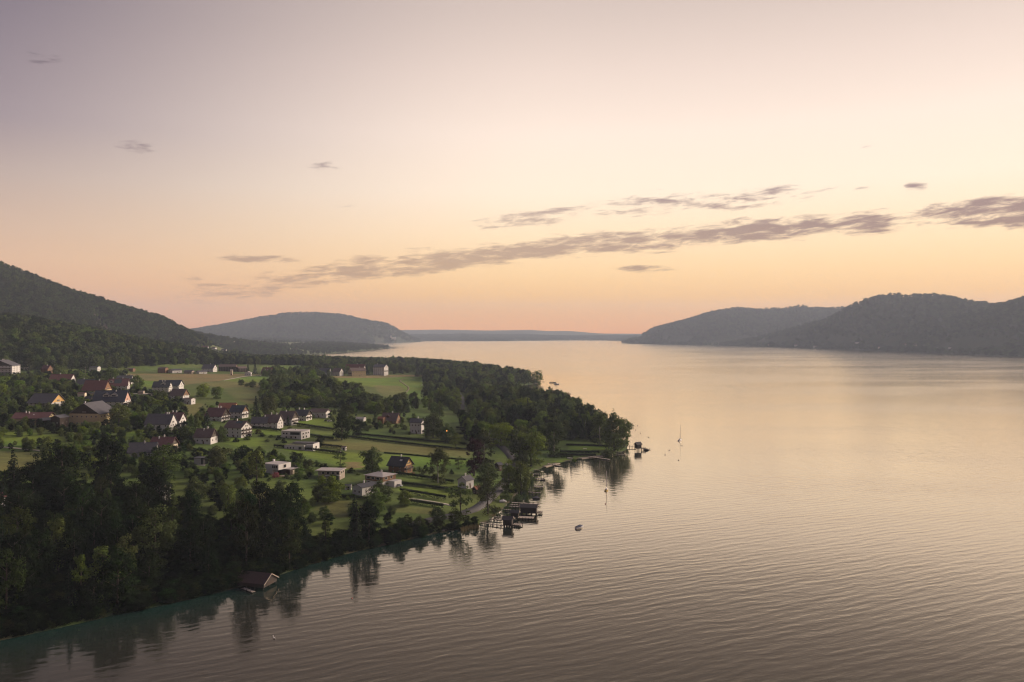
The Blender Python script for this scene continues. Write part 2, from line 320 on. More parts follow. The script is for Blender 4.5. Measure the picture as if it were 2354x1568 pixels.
at = g_me.attributes.new('tint', 'FLOAT_COLOR', 'POINT'); at.data.foreach_set('color', np.concatenate([cc, np.ones((len(cc), 1))], 1).astype(np.float32).ravel())
def ground_mat(name, attr=True, c=(.05, .06, .03)):
    m = bpy.data.materials.new(name); m.use_nodes = True; N = NT(m.node_tree); b = m.node_tree.nodes['Principled BSDF']
    g = N.n('ShaderNodeNewGeometry'); p = g.outputs['Position']
    f = N.m('ADD', N.m('MULTIPLY', N.m('SUBTRACT', N.noise(p, .03, 5, .6), .5), 1.1), N.m('MULTIPLY', N.m('SUBTRACT', N.noise(p, .5, 4, .65), .5), 1.0))
    mow = N.noise(N.mapping(p, (.02, .22, 1), (0, 0, R(-14))), 1.0, 3, .6)
    k = N.m('ADD', N.m('ADD', 1.0, N.m('MULTIPLY', f, .8)), N.m('MULTIPLY', N.m('SUBTRACT', mow, .5), .7))
    if attr: a = N.n('ShaderNodeAttribute', attribute_name='tint'); base = a.outputs['Color']
    else: base = tuple(c)+(1,)
    tint = N.mix(N.ss(N.noise(p, .012, 3), .35, .7), (1.12, 1.0, .9, 1), (.86, 1.0, .86, 1))
    N.put(b.inputs['Base Color'], N.mix(1.0, N.mix(1.0, base, N.comb(k, k, k), 'MULTIPLY'), tint, 'MULTIPLY'))
    b.inputs['Roughness'].default_value = .95; b.inputs['Specular IOR Level'].default_value = .1
    bp = N.n('ShaderNodeBump'); bp.inputs['Distance'].default_value = .25; bp.inputs['Strength'].default_value = .6; N.put(bp.inputs['Height'], N.noise(p, 1.2, 3, .7)); N.put(b.inputs['Normal'], bp.outputs[0])
    return m
tag(link('ground', g_me, None, ground_mat('meadow_ground')), kind='structure')

HILLM = ground_mat('hill_ground', False, (.042, .050, .028))
def hill(name, xs, ys, keep=None):
    me, V = grid_mesh(name, xs, ys, H, keep or (lambda x, y, z: z > -5))
    return tag(link(name, me, None, HILLM), kind='structure')
hill('hill', np.arange(-7200, -1000, 55.0), np.arange(6440, 10400, 55.0))
hill('hill', np.arange(1000, 5200, 45.0), np.arange(2300, 9800, 45.0))
hill('far_shore_hills', np.arange(-6500, 6500, 110.0), np.arange(9700, 15200, 100.0), lambda x, y, z: (z > -5) & ~((x < -1050) & (y < 10390)) & ~((x > 1050) & (y < 9750)))

# ------------------------------------------------------------------ lake
def water_grid():
    xs = np.concatenate([-steps(320, 9000, lambda t: .06*t)[::-1], np.arange(-314, 320, 6.0), steps(320, 9000, lambda t: .06*t)])
    ys = np.concatenate([np.arange(-2400, 60, 200.0), steps(60, 15200, lambda t: max(5, .016*t))])
    me, V = grid_mesh('lake', xs, ys, lambda x, y: np.zeros_like(x))
    x, y = V[:, 0].astype(float), V[:, 1].astype(float)
    d = -np.maximum(sdist(x, y, LAND), sdist(x, y, RIGHT))
    a = me.attributes.new('shallow', 'FLOAT', 'POINT'); a.data.foreach_set('value', np.exp(-np.maximum(d, 0)/18).astype(np.float32))
    a = me.attributes.new('shelter', 'FLOAT', 'POINT'); a.data.foreach_set('value', np.exp(-np.maximum(d, 0)/90).astype(np.float32)); return me
m = bpy.data.materials.new('lake_water'); m.use_nodes = True; N = NT(m.node_tree); b = m.node_tree.nodes['Principled BSDF']
g = N.n('ShaderNodeNewGeometry'); p = g.outputs['Position']
sh = N.n('ShaderNodeAttribute', attribute_name='shallow').outputs['Fac']
shn = N.m('MULTIPLY', sh, N.m('ADD', .6, N.m('MULTIPLY', N.noise(p, .05, 3), .8)))
BODY = N.mix(N.m('MINIMUM', shn, 1.0), (.026, .024, .020, 1), (.011, .038, .032, 1))
CREST = R(24)
warp = N.m('MULTIPLY', N.m('SUBTRACT', N.noise(p, .012, 2), .5), 9.0)
pw = N.n('ShaderNodeVectorMath', operation='ADD'); N.put(pw.inputs[0], p); N.put(pw.inputs[1], N.comb(0.0, warp))
q = N.mapping(pw.outputs[0], (1, 1, 1), (0, 0, -CREST))
def wv(lx, ly, det, rough, loc=0.0, rot=0.0):
    return N.noise(N.mapping(q, (1/lx, 1/ly, 1), (0, 0, R(rot)), (loc, loc, 0)), 1.0, det, rough)
swell = N.n('ShaderNodeTexWave', wave_type='BANDS', bands_direction='Y', wave_profile='SIN'); N.put(swell.inputs['Vector'], q)
swell.inputs['Scale'].default_value = .314/4.6; swell.inputs['Distortion'].default_value = 5.0; swell.inputs['Detail'].default_value = 2.0; swell.inputs['Detail Scale'].default_value = .9; swell.inputs['Detail Roughness'].default_value = .5
hgt = N.m('ADD', N.m('MULTIPLY', wv(20, 4.6, 2, .5), .50), N.m('MULTIPLY', wv(6, 1.7, 2, .55, 5., 6), .18))
hgt = N.m('ADD', hgt, N.m('MULTIPLY', wv(2.0, .7, 2, .5, 9., -8), .05))
hgt = N.m('ADD', hgt, N.m('MULTIPLY', swell.outputs['Fac'], .09))
calm = N.ss(N.noise(N.mapping(p, (.0016, .0085, 1), (0, 0, R(-6))), 1.0, 4, .6, .4), .40, .62, .70, 1.0)
shel = N.n('ShaderNodeAttribute', attribute_name='shelter').outputs['Fac']
near_shore = N.m('SUBTRACT', 1.0, N.m('MULTIPLY', N.m('MINIMUM', shel, 1.0), .72))
bp = N.n('ShaderNodeBump'); bp.inputs['Distance'].default_value = 1.0; bp.inputs['Strength'].default_value = 1.0
N.put(bp.inputs['Height'], N.m('MULTIPLY', N.m('MULTIPLY', hgt, calm), N.m('MULTIPLY', near_shore, .42)))
rgh = N.m('ADD', .04, N.m('MULTIPLY', N.m('MULTIPLY', calm, .15), N.m('SUBTRACT', 1.0, N.m('MINIMUM', shel, 1.0))))
m.node_tree.nodes.remove(b); fr = N.n('ShaderNodeFresnel'); fr.inputs[0].default_value = 1.333; df = N.n('ShaderNodeBsdfDiffuse'); gs = N.n('ShaderNodeBsdfGlossy', distribution='GGX'); ms = N.n('ShaderNodeMixShader')
N.put(df.inputs[0], BODY); gs.inputs[0].default_value = (1.0, .92, .78, 1); N.put(gs.inputs['Roughness'], rgh)  # golden evening light is put into the reflection tint
for k in (fr, gs): N.put(k.inputs['Normal'], bp.outputs[0])
crv = N.n('ShaderNodeFloatCurve'); cm = crv.mapping.curves[0]; cm.points[0].location = (0, 0); cm.points[1].location = (1, 1)
for a_, b_ in ((.08, .085), (.13, .16), (.2, .38), (.28, .62), (.42, .82), (.6, .92)): cm.points.new(a_, b_)  # sheen raised above plain water's towards grazing angles
crv.mapping.update(); N.put(crv.inputs['Value'], fr.outputs[0]); N.put(ms.inputs[0], crv.outputs[0]); m.node_tree.links.new(df.outputs[0], ms.inputs[1]); m.node_tree.links.new(gs.outputs[0], ms.inputs[2]); m.node_tree.links.new(ms.outputs[0], [k for k in m.node_tree.nodes if k.type == 'OUTPUT_MATERIAL'][0].inputs[0])
WATER = m
tag(link('lake', water_grid(), None, WATER), kind='structure')

# ------------------------------------------------------------------ trees: leaf-clump crowns, tapered trunks with limbs
def cards(C, Nrm, size, tone, name, mat_, stretch=1.0):
    """one quad per centre, roughly facing Nrm"""
    n = len(C); Nrm = Nrm/np.maximum(np.linalg.norm(Nrm, axis=1, keepdims=True), 1e-6)
    r = rng.normal(size=(n, 3)); a = np.cross(Nrm, r); a /= np.maximum(np.linalg.norm(a, axis=1, keepdims=True), 1e-6); b2 = np.cross(Nrm, a)
    s = np.asarray(size).reshape(-1, 1)*.5*rng.uniform(.7, 1.3, (n, 1)); a = a*s*stretch; b2 = b2*s
    k = rng.uniform(.5, 1.0, (n, 4, 1))
    V = np.stack([C-a*k[:, 0]-b2*.3, C-b2*k[:, 1]+a*.3, C+a*k[:, 2]+b2*.3, C+b2*k[:, 3]-a*.3], 1)+Nrm[:, None, :]*rng.normal(0, .12, (n, 4, 1))*s[:, None]
    me = mesh_np(name, V.reshape(-1, 3), 4, np.arange(n*4))
    at = me.attributes.new('tone', 'FLOAT', 'FACE'); at.data.foreach_set('value', np.asarray(tone, np.float32)); me.materials.append(mat_); return me
def sph(n):
    v = rng.normal(size=(n, 3)); return v/np.linalg.norm(v, axis=1, keepdims=True)
def crown_broad(name, rx, rz, zc, nb, per, size, m_, lump=.34, droop=0.0, gaps=.0, top=0.0, low=-.9):
    B = sph(nb); B[:, 2] = np.where(B[:, 2] < low, -B[:, 2]*.6, B[:, 2]); rad = rng.uniform(.5, .88, (nb, 1)); B = B*rad
    taper = 1-top*np.clip(B[:, 2:3], 0, 1); Bc = np.concatenate([B[:, :2]*rx*taper, B[:, 2:]*rz], 1)+np.array([0, 0, zc])
    Bc[:nb//6, 2] = rng.uniform(.12, .34, nb//6)*zc; Bc[:nb//6, :2] *= .85
    Bc += rng.normal(0, .07*rx, Bc.shape)
    br = rx*lump*rng.uniform(.42, 1.45, nb); C, Nn, T = [], [], []
    for c, r_ in zip(Bc, br):
        k = max(8, int(per*(r_/(rx*lump))**2)); d = sph(k); d[:, 2] = np.where(d[:, 2] < -.6, -d[:, 2]*.5, d[:, 2])
        rr = r_*(rng.uniform(.55, 1.05, (k, 1))+(rng.uniform(size=(k, 1)) > .9)*rng.uniform(.1, .45, (k, 1))); P = c+d*rr*rng.uniform(.65, 1.3, 3)
        if droop: P[:, 2] -= droop*rng.uniform(0, 1, k)**2*r_*2.2
        if gaps: P = P[rng.uniform(size=k) > gaps]; d = d[:len(P)]
        C.append(P); Nn.append(d+(P-np.array([0, 0, zc]))*.03+rng.normal(0, .35, d.shape)); T.append(np.full(len(P), rng.uniform(.15, .85))+rng.normal(0, .12, len(P)))
    C = np.concatenate(C); return cards(C, np.concatenate(Nn), np.full(len(C), size), np.clip(np.concatenate(T), 0, 1), name, m_)
def crown_spruce(name, h, r0, whorls, m_, size=.9, per=46):
    C, Nn, T = [], [], []
    for i in range(whorls):
        t = i/(whorls-1); z = h*(.10+.88*t); r = r0*(1-t)**.85*rng.uniform(.85, 1.15)+.15; k = max(5, int(per*(1-t)**.8)); nb_ = rng.integers(6, 9); ph = rng.uniform(0, 6.28)
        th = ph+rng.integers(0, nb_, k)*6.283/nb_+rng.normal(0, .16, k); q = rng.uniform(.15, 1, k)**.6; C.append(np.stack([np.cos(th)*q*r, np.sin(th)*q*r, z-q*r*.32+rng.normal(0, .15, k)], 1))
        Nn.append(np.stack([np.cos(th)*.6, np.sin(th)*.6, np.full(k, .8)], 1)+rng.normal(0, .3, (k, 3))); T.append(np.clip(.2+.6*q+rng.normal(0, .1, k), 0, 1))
    C = np.concatenate(C); return cards(C, np.concatenate(Nn), np.full(len(C), size), np.concatenate(T), name, m_, 1.3)
def trunk_mesh(name, h, r, limbs, spread, m_):
    mb = MB(); lean = random.uniform(-.03, .03)*h; mid = (lean*.5, lean*.3, h*.45); mb.tube((0, 0, -1.2), mid, r, r*.7, 7); mb.tube(mid, (lean, lean*.4, h*.86), r*.7, r*.18, 6)
    for i in range(limbs):
        z = h*(.30+.45*i/max(limbs, 1)); a = i*2.4+random.uniform(-.4, .4); L = spread*random.uniform(.55, .85); mb.tube((0, 0, z), (math.cos(a)*L, math.sin(a)*L, z+L*.75), r*.38, r*.1, 5)
    me = mb.mesh(name); me.materials.append(m_); return me
TREES = {}   # kind -> list of (crown mesh, trunk mesh), all 20 m tall
def add_kind(k, lst): TREES[k] = lst
add_kind('broad', [(crown_broad('broadleaf_crown', random.uniform(5.6, 7.0), 9.4, 9.8, 96, 54, .74, LEAF['mid'], .28, top=.15), trunk_mesh('broadleaf_trunk', 20, .42, 6, 6, BARK)) for _ in range(4)])
add_kind('round', [(crown_broad('round_crown', random.uniform(6.4, 7.2), 9.2, 10.0, 96, 56, .76, LEAF['bright'], .27), trunk_mesh('round_trunk', 20, .42, 6, 6, BARK)) for _ in range(2)])
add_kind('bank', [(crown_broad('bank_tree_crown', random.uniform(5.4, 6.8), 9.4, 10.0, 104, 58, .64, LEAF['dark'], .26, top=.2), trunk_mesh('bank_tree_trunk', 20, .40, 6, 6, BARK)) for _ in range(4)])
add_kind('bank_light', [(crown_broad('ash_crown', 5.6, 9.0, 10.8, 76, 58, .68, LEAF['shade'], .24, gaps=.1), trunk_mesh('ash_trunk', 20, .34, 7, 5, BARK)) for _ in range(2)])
add_kind('pale_ash', [(crown_broad('pale_ash_crown', 5.6, 9.2, 10.4, 76, 58, .68, LEAF['olive'], .24, gaps=.1), trunk_mesh('pale_ash_trunk', 20, .34, 7, 5, BARK))])
add_kind('birch', [(crown_broad('birch_crown', 4.2, 8.8, 10.8, 50, 105, .58, LEAF['olive'], .30, droop=.55, gaps=.1, top=.45, low=-.75), trunk_mesh('birch_trunk', 20, .26, 5, 3.4, BIRCH)) for _ in range(2)])
add_kind('willow', [(crown_broad('willow_crown', 5.8, 7.6, 11.6, 44, 80, .6, LEAF['olive'], .3, droop=.7), trunk_mesh('willow_trunk', 20, .45, 7, 5, BARK))])
add_kind('poplar', [(crown_broad('poplar_crown', 3.2, 9.0, 10.6, 44, 60, .7, LEAF['mid'], .36, top=.4), trunk_mesh('poplar_trunk', 20, .34, 4, 2.5, BARK))])
add_kind('sparse', [(crown_broad('sparse_crown', 5.0, 8.0, 11.4, 40, 70, .62, LEAF['mid'], .26, gaps=.15, low=-.7), trunk_mesh('sparse_trunk', 20, .30, 8, 5, BARK))])
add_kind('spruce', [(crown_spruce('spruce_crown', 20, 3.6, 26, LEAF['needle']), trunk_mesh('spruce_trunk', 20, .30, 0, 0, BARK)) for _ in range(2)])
add_kind('copper', [(crown_broad('copper_beech_crown', 4.6, 8.8, 10.6, 48, 80, .72, LEAF['copper'], .34, top=.45), trunk_mesh('copper_beech_trunk', 20, .45, 6, 4, BARK))])
add_kind('wood', [(crown_broad('wood_crown', random.uniform(5.6, 6.8), 9.4, 10.0, 64, 30, 1.1, LEAF['forest'], .30, top=.2), trunk_mesh('wood_trunk', 20, .36, 5, 5, BARK)) for _ in range(3)])
NAMES = {'broad': 'broadleaf_tree', 'round': 'broadleaf_tree', 'bank': 'bank_tree', 'bank_light': 'ash_tree', 'pale_ash': 'ash_tree', 'birch': 'birch_tree', 'willow': 'willow_tree', 'poplar': 'poplar_tree', 'sparse': 'young_tree', 'spruce': 'spruce_tree', 'copper': 'copper_beech_tree', 'wood': 'broadleaf_tree'}
SITES = []     # x, y, radius of every tree standing alone as an object
CROWN_OBJ = {}
def tree(kind, x, y, h, w=None, label=None, group=None, z=None, var=None):
    """w: crown width as a factor of the standard one"""
    cr, tr = TREES[kind][random.randrange(len(TREES[kind])) if var is None else var]
    s = h/20; w = s if w is None else w
    e = empty(NAMES[kind], (x, y, (h1(x, y) if z is None else z)-.1), random.uniform(0, 6.28)); e.scale = (w, w, s)
    o = link('crown', cr, e); CROWN_OBJ.setdefault(kind, {})[cr.name] = o
    link('trunk', tr, e); tag(e, label, 'tree', group); SITES.append((x, y, 5.5*w)); return e
STDW = {'broad': 13.5, 'round': 14.5, 'bank': 13, 'bank_light': 11.5, 'pale_ash': 11.5, 'birch': 9, 'willow': 13, 'poplar': 7.5, 'sparse': 10.5, 'spruce': 7.4, 'copper': 10, 'wood': 13}
def ptree(kind, u, vt, vb, wpx, label, group=None):
    x, y, z = hit(u, vb); h = (vb-vt)*y/F*1.06; return tree(kind, x, y, h, wpx*1.12*y/F/STDW[kind], label, group, z)

# named trees one can find in the photograph
for a in [
  ('copper', 474, 437, 476, 18, 'dark purple copper beech by the road above the white cottage'),
  ('birch', 484, 430, 466, 24, 'tall pale olive birch directly right of the copper beech'),
  ('birch', 438, 446, 483, 21, 'weeping birch standing alone on the strip lawns left of the copper beech'),
  ('broad', 372, 446, 472, 25, 'olive broadleaf tree left of the black roofed chalet'),
  ('sparse', 459, 456, 470, 8, 'small young tree on the bright lawn beside the copper beech'),
  ('broad', 488, 463, 481, 22, 'broadleaf tree between the white cottage and the road'),
  ('round', 501, 420, 446, 24, 'bright green rounded tree where the road bends'),
  ('sparse', 340, 449, 466, 13, 'small tree in front of the little brown garden shed'),
  ('sparse', 461, 482, 521, 22, 'thin tall tree with bare lower trunk beside the road below the cottage'),
  ('willow', 488, 476, 514, 26, 'grey green willow between the road and the boathouses'),
  ('broad', 381, 480, 503, 25, 'broadleaf tree hiding the right end of the low white house'),
  ('broad', 375, 488, 512, 25, 'broadleaf tree in front of the low white house'),
  ('broad', 405, 490, 506, 14, 'small rounded tree left of the gravel path'),
  ('broad', 330, 476, 502, 29, 'big broadleaf tree screening the flat roofed wooden villa'),
  ('broad', 318, 484, 502, 16, 'lower broadleaf tree left of the wooden villa screen'),
  ('broad', 509, 459, 492, 17, 'left tree of the pair between the road and the jetties'),
  ('broad', 521, 459, 492, 23, 'right tree of the pair between the road and the jetties'),
  ('round', 531, 428, 466, 30, 'large bright tree crown above the shore lawn right of the road bend'),
  ('broad', 520, 434, 466, 24, 'tree leaning over the outside of the road bend'),
  ('poplar', 513, 426, 447, 12, 'narrow tree right of the bright rounded tree at the bend'),
  ('birch', 554, 417, 455, 22, 'tall grey green birch left of the shore lawn'),
  ('birch', 600, 414, 445, 21, 'birch with white trunk showing at the back of the shore lawn'),
  ('broad', 614, 412, 451, 23, 'big broadleaf tree at the right end of the shore lawn'),
  ('round', 624, 416, 447, 17, 'outermost tree leaning over the water at the promontory tip'),
  ('broad', 433, 411, 438, 24, 'large broadleaf tree right of the white house with hipped grey roof'),
  ('broad', 446, 423, 441, 16, 'garden tree beside the orange lamp'),
  ('sparse', 456, 433, 449, 14, 'small garden tree at the right end of the hedged strips'),
  ('bank', 342, 413, 440, 17, 'dark dense tree at the upper end of the hedges'),
  ('bank', 357, 418, 436, 14, 'second dark tree right of the dark dense one'),
  ('birch', 347, 402, 427, 14, 'pale birch rising behind the dark dense tree'),
  ('spruce', 207, 412, 431, 14, 'dark spruce in front of the dark red roofed house'),
  ('spruce', 256, 397, 420, 11, 'tall dark spruce right of the blue black roofed house'),
  ('broad', 269, 395, 420, 17, 'broad dark tree right of the tall spruce'),
  ('spruce', 288, 415, 426, 5, 'narrow columnar conifer in front of the brown roofed house'),
  ('broad', 222, 425, 442, 12, 'small tree right of the house with two white chimneys'),
  ('broad', 188, 424, 441, 18, 'bushy tree left of the house with two white chimneys'),
  ('bank', 320, 434, 447, 9, 'small dark tree at the right end of the lower white modern house'),
  ('poplar', 257, 446, 490, 19, 'tall narrow tree left of the pink lit modern house'),
  ('broad', 217, 444, 470, 27, 'broad tree right of the glass pavilion'),
  ('broad', 280, 479, 494, 13, 'dome shaped tree below the pink lit modern house'),
  ('broad', 196, 476, 507, 24, 'broad tree in the garden below the glass pavilion'),
  ('round', 228, 482, 508, 17, 'bright tree at the edge of the lower meadow'),
  ('broad', 70, 395, 418, 17, 'dark tree left of the yellow farmhouse'),
  ('broad', 119, 402, 426, 23, 'large tree hiding the right end of the yellow farmhouse'),
  ('bank', 137, 414, 430, 13, 'nearly black round tree right of the yellow farmhouse'),
  ('broad', 111, 367, 383, 16, 'round tree at the near edge of the stubble field'),
  ('broad', 137, 375, 390, 13, 'tree at the corner of the stubble field behind the solar roof'),
  ('round', 60, 365, 378, 15, 'yellowish rounded tree behind the house with tiled red roof'),
  ('broad', 49, 401, 416, 11, 'small tree below the orange gabled house'),
  ('broad', 191, 413, 431, 7, 'slim conifer shaped tree beside the maroon roofed house'),
  ('round', 203, 383, 397, 14, 'round tree left at the edge of the brown field'),
  ('round', 217, 385, 399, 12, 'round tree right at the edge of the brown field'),
  ('broad', 241, 379, 385.5, 7, 'left bush like tree alone in the field'),
  ('broad', 253, 379.5, 387.5, 8, 'right bush like tree alone in the field'),
  ('spruce', 248, 363, 374, 4, 'left of two slim spruces behind the small white field house'),
  ('spruce', 255, 362, 374, 5, 'right of two slim spruces behind the small white field house'),
  ('spruce', 367, 361.5, 375, 5, 'slim dark spruce between the yellow inn and the white lake villa'),
  ('spruce', 417.5, 363.5, 377, 6, 'dark spruce at the right end of the green meadow'),
  ('spruce', 13, 452, 494, 22, 'ragged dark pine at the left edge beside the brown meadow'),
  ('round', 537, 369.5, 383.5, 14, 'rounded tree overhanging the water beside the far jetty'),
  ('pale_ash', 155, 508, 572, 40, 'pale yellowish ash tree catching light in the dark bank wood'),
  ('pale_ash', 124, 536, 585, 24, 'small pale leaved tree left of the yellowish ash'),
  ('bank', 260, 480, 520, 26, 'tall left tree of the pair behind the brown meadow'),
  ('bank', 291, 480, 522, 26, 'tall right tree of the pair behind the brown meadow'),
  ('bank_light', 246, 500, 570, 30, 'feathery tree above the lone boathouse'),
  ('bank', 62, 441, 498, 46, 'huge round tree crowning the bank wood'),
  ('bank', 108, 431, 488, 34, 'tall broad tree behind the huge round one in the bank wood'),
  ('pale_ash', 163, 445, 485, 34, 'yellow green tree below the maroon roof with white chimneys'),
  ]: ptree(*a)

def scatter(poly, spacing, n_max=None, avoid=True, jitter=.42):
    P = np.array(poly); lo, hi = P.min(0), P.max(0); gx_ = np.arange(lo[0], hi[0], spacing); gy_ = np.arange(lo[1], hi[1], spacing*.87); out = []
    for j, yy in enumerate(gy_):
        X = gx_+(spacing/2 if j % 2 else 0)+rng.uniform(-jitter, jitter, len(gx_))*spacing; Y = yy+rng.uniform(-jitter, jitter, len(gx_))*spacing
        k = inside(X, Y, poly); out += list(zip(X[k], Y[k]))
    if avoid: out = [(x, y) for x, y in out if all((x-a)**2+(y-b_)**2 > (r_+2.2)**2 for a, b_, r_ in SITES+BUILT)]
    random.shuffle(out); return out[:n_max]
BUILT = []     # x, y, radius kept free of scattered trees

# ------------------------------------------------------------------ roads and paths
ASPH = mat('asphalt', (.075, .072, .074), .85, .3, .4); PAINT = mat('road_paint', (.62, .60, .56), .7, .2, 2.0); GRAVEL = mat('gravel', (.30, .27, .235), .95, .3, .8); SAND = mat('beach_gravel', (.27, .235, .19), .95, .4, 1.0)
def resample(P, step):
    P = [np.array(p, float) for p in P]
    for _ in range(3):   # round the corners
        Q = [P[0]]
        for a, b_ in zip(P[:-1], P[1:]): Q += [a*.75+b_*.25, a*.25+b_*.75]
        P = Q+[P[-1]]
    P = np.array(P); s = np.concatenate([[0], np.cumsum(np.linalg.norm(np.diff(P, axis=0), axis=1))]); t = np.arange(0, s[-1], step)
    return np.stack([np.interp(t, s, P[:, 0]), np.interp(t, s, P[:, 1])], 1)
def strip(C, o0, o1, lift, name, m_, parent=None):
    T = np.gradient(C, axis=0); T /= np.linalg.norm(T, axis=1, keepdims=True); Nn = np.stack([-T[:, 1], T[:, 0]], 1)
    zc = H(C[:, 0], C[:, 1]); zs = [np.maximum(H((C+Nn*o)[:, 0], (C+Nn*o)[:, 1]), zc) for o in (o0, o1)]; zm = np.maximum(*zs)+lift
    A, B_ = C+Nn*o0, C+Nn*o1; n = len(C)
    V = np.concatenate([np.c_[A, zm], np.c_[B_, zm], np.c_[A, zm-1.0], np.c_[B_, zm-1.0]]); i = np.arange(n-1)
    q = np.concatenate([np.stack([i, i+1, i+1+n, i+n], 1), np.stack([i+2*n, i+1+2*n, i+1, i], 1), np.stack([i+n, i+1+n, i+1+3*n, i+3*n], 1)])
    return link(name, mesh_np(name, V, 4, q), parent, m_)
def W2(pts): return [hit(u, v)[:2] for u, v in pts]
ROAD = resample(W2([(405, 527), (430, 520), (448, 516.5), (459, 514.3), (469, 511.5), (478, 508), (488, 500), (496, 492), (502, 486), (509, 477), (514.5, 468), (514, 461), (508, 452.5), (499, 445), (489, 437), (478, 428), (470, 422), (464, 417), (461, 410), (463, 401), (459, 393), (452, 386), (447, 381)]), 3.0)
road = strip(ROAD, -3.4, 3.4, .16, 'road', ASPH); tag(road, kind='structure')
for o in (-3.1, 3.0): strip(ROAD, o, o+.22, .17, 'edge_line', PAINT, road)
for k in range(2, len(ROAD)-4, 4): strip(ROAD[k:k+3], -.12, .12, .172, 'centre_dash', PAINT, road)
def path(name, pts, w, m_=GRAVEL, lift=.14):
    return tag(strip(resample(W2(pts), 4.0), -w/2, w/2, lift, name, m_), kind='structure')
path('gravel_path', [(408, 498.7), (425, 500.5), (446, 504.3), (460, 507.5)], 2.6)
path('field_path', [(223, 380.3), (234, 378.3), (245, 376), (262, 375.6)], 3.5)
path('field_path', [(-20, 445), (0, 447), (22, 448.8), (46, 451.5)], 2.6)
path('meadow_path', [(424, 378), (410, 378.3), (398, 380), (404, 384), (410, 388), (404, 394), (396, 400)], 2.4, mat('dirt', (.16, .125, .085), .95))
path('driveway', [(320, 450.3), (330, 451.2), (342, 451.6)], 3)
path('verge', [(507, 463), (512, 470), (509, 474)], 3)
path('driveway', [(500, 470), (504, 471), (510, 473)], 3)
path('driveway', [(454, 411.5), (462, 412), (472, 410.5)], 3)
path('beach', [(580, 458.6), (590, 457.3), (600, 456.2), (606, 456.0)], 5, SAND)
path('beach', [(544, 467), (552, 464.8), (560, 463.0)], 4, SAND)

# ------------------------------------------------------------------ houses
RM = {'grey': mat('roof_grey', (.080, .078, .090), .8, .3, .5), 'dark': mat('roof_dark', (.050, .052, .064), .7, .3, .5), 'black': mat('roof_black', (.030, .030, .034), .6, .3, .5), 'red': mat('roof_red', (.125, .050, .046), .8, .3, .5), 'brown': mat('roof_brown', (.115, .082, .076), .8, .3, .5),
      'maroon': mat('roof_maroon', (.115, .052, .054), .8, .3, .5), 'orange': mat('roof_orange', (.24, .10, .06), .8, .3, .5), 'pale': mat('roof_pale', (.36, .33, .32), .7, .15, .5), 'blue': mat('roof_blue_black', (.040, .045, .062), .6, .3, .5)}
WM = {'white': mat('wall_white', (.48, .466, .455), .85, .06, .4), 'cream': mat('wall_cream', (.56, .49, .37), .85, .08, .4), 'yellow': mat('wall_yellow', (.44, .36, .21), .85, .08, .4), 'orange': mat('wall_orange', (.48, .30, .11), .85, .1, .4), 'grey': mat('wall_grey', (.40, .39, .38), .85, .12, .4),
      'wood': mat('wood_dark', (.036, .024, .018), .8, .3, 1.5), 'wood2': mat('wood_mid', (.16, .085, .045), .8, .3, 1.5), 'pink': mat('wall_rose', (.42, .26, .20), .85, .1, .4), 'plank': mat('wood_weathered', (.26, .22, .18), .85, .3, 1.5)}
FRAME = mat('window_frame', (.40, .37, .33), .6, .1, 2); SHUT = mat('shutter', (.10, .055, .035), .7, .2, 2)
def glass_mat():
    m = bpy.data.materials.new('window_glass'); m.use_nodes = True; b = m.node_tree.nodes['Principled BSDF']; b.inputs['Base Color'].default_value = (.02, .022, .026, 1); b.inputs['Roughness'].default_value = .08; b.inputs['Specular IOR Level'].default_value = .35; return m
GLASS = glass_mat()
def window_meshes():
    f = MB(); f.box(-.55, -.43, -.10, .02, 0, 1.3); f.box(.43, .55, -.10, .02, 0, 1.3); f.box(-.43, .43, -.10, .02, 1.18, 1.3); f.box(-.43, .43, -.12, .02, 0, .10)
    p = MB(); p.box(-.43, .43, -.05, .015, .10, 1.18); a, b_ = f.mesh('window_frame'), p.mesh('pane'); a.materials.append(FRAME); b_.materials.append(GLASS); return a, b_
WIN_F, WIN_P = window_meshes()
_CH = MB(); _CH.box(-.35, .35, -.35, .35, -1.5, 1.0); _CH.box(-.45, .45, -.45, .45, 1.0, 1.18); _CH.box(-.25, .25, -.25, .25, 1.18, 1.45); CHIM = _CH.mesh('chimney'); CHIM.materials.append(WM['white'])
def win(parent, x, y, z, rz, sx=1.0, sz=1.0):
    w = link('window', WIN_F, parent); w.location = (x, y, z); w.rotation_euler = (0, 0, rz); w.scale = (sx, 1, sz); link('pane', WIN_P, w); return w
def fit(u0, u1, vb, phi, asp, over):
    uc = (u0+u1)/2; x, y, z = hit(uc, vb); mpp = y/F*math.hypot(1, (uc-CU)/F)*.98; c, s = abs(math.cos(R(phi))), abs(math.sin(R(phi)))
    L = max(3.0, ((u1-u0)*mpp-2*over*(c+s))/(c+asp*s)); Wd = L*asp; a = math.atan2(uc-CU, F); half = (L*s+Wd*c)/2
    return x+math.sin(a)*half, y+math.cos(a)*half, z, L, Wd, -a+R(phi), mpp, half, y
def chimneys(roof, lst, zr, Wd, pitch):
    for t, side in lst:
        c = link('chimney', CHIM, roof); c.location = (t, side, zr-abs(side)*math.tan(pitch)+.15)
def facade(parent, x0, x1, y, z0, z1, rz, cols=None, size=1.0, floors=None, pos=None):
    """windows in rows on one wall face; along x in the face's own frame"""
    span = x1-x0; floors = floors or max(1, int(round((z1-z0)/2.7))); cols = cols or max(1, int(round(span/4.3))); fh = (z1-z0)/floors
    for f in range(floors):
        for c in range(cols):
            t = x0+span*(c+.5)/cols; zz = z0+fh*f+max(.6, (fh-1.3*size)*.5)
            X, Y = pos(t, y) if pos else (t, y)
            win(parent, X, Y, zz, rz, size*random.choice((1, 1, 1.15)), size)
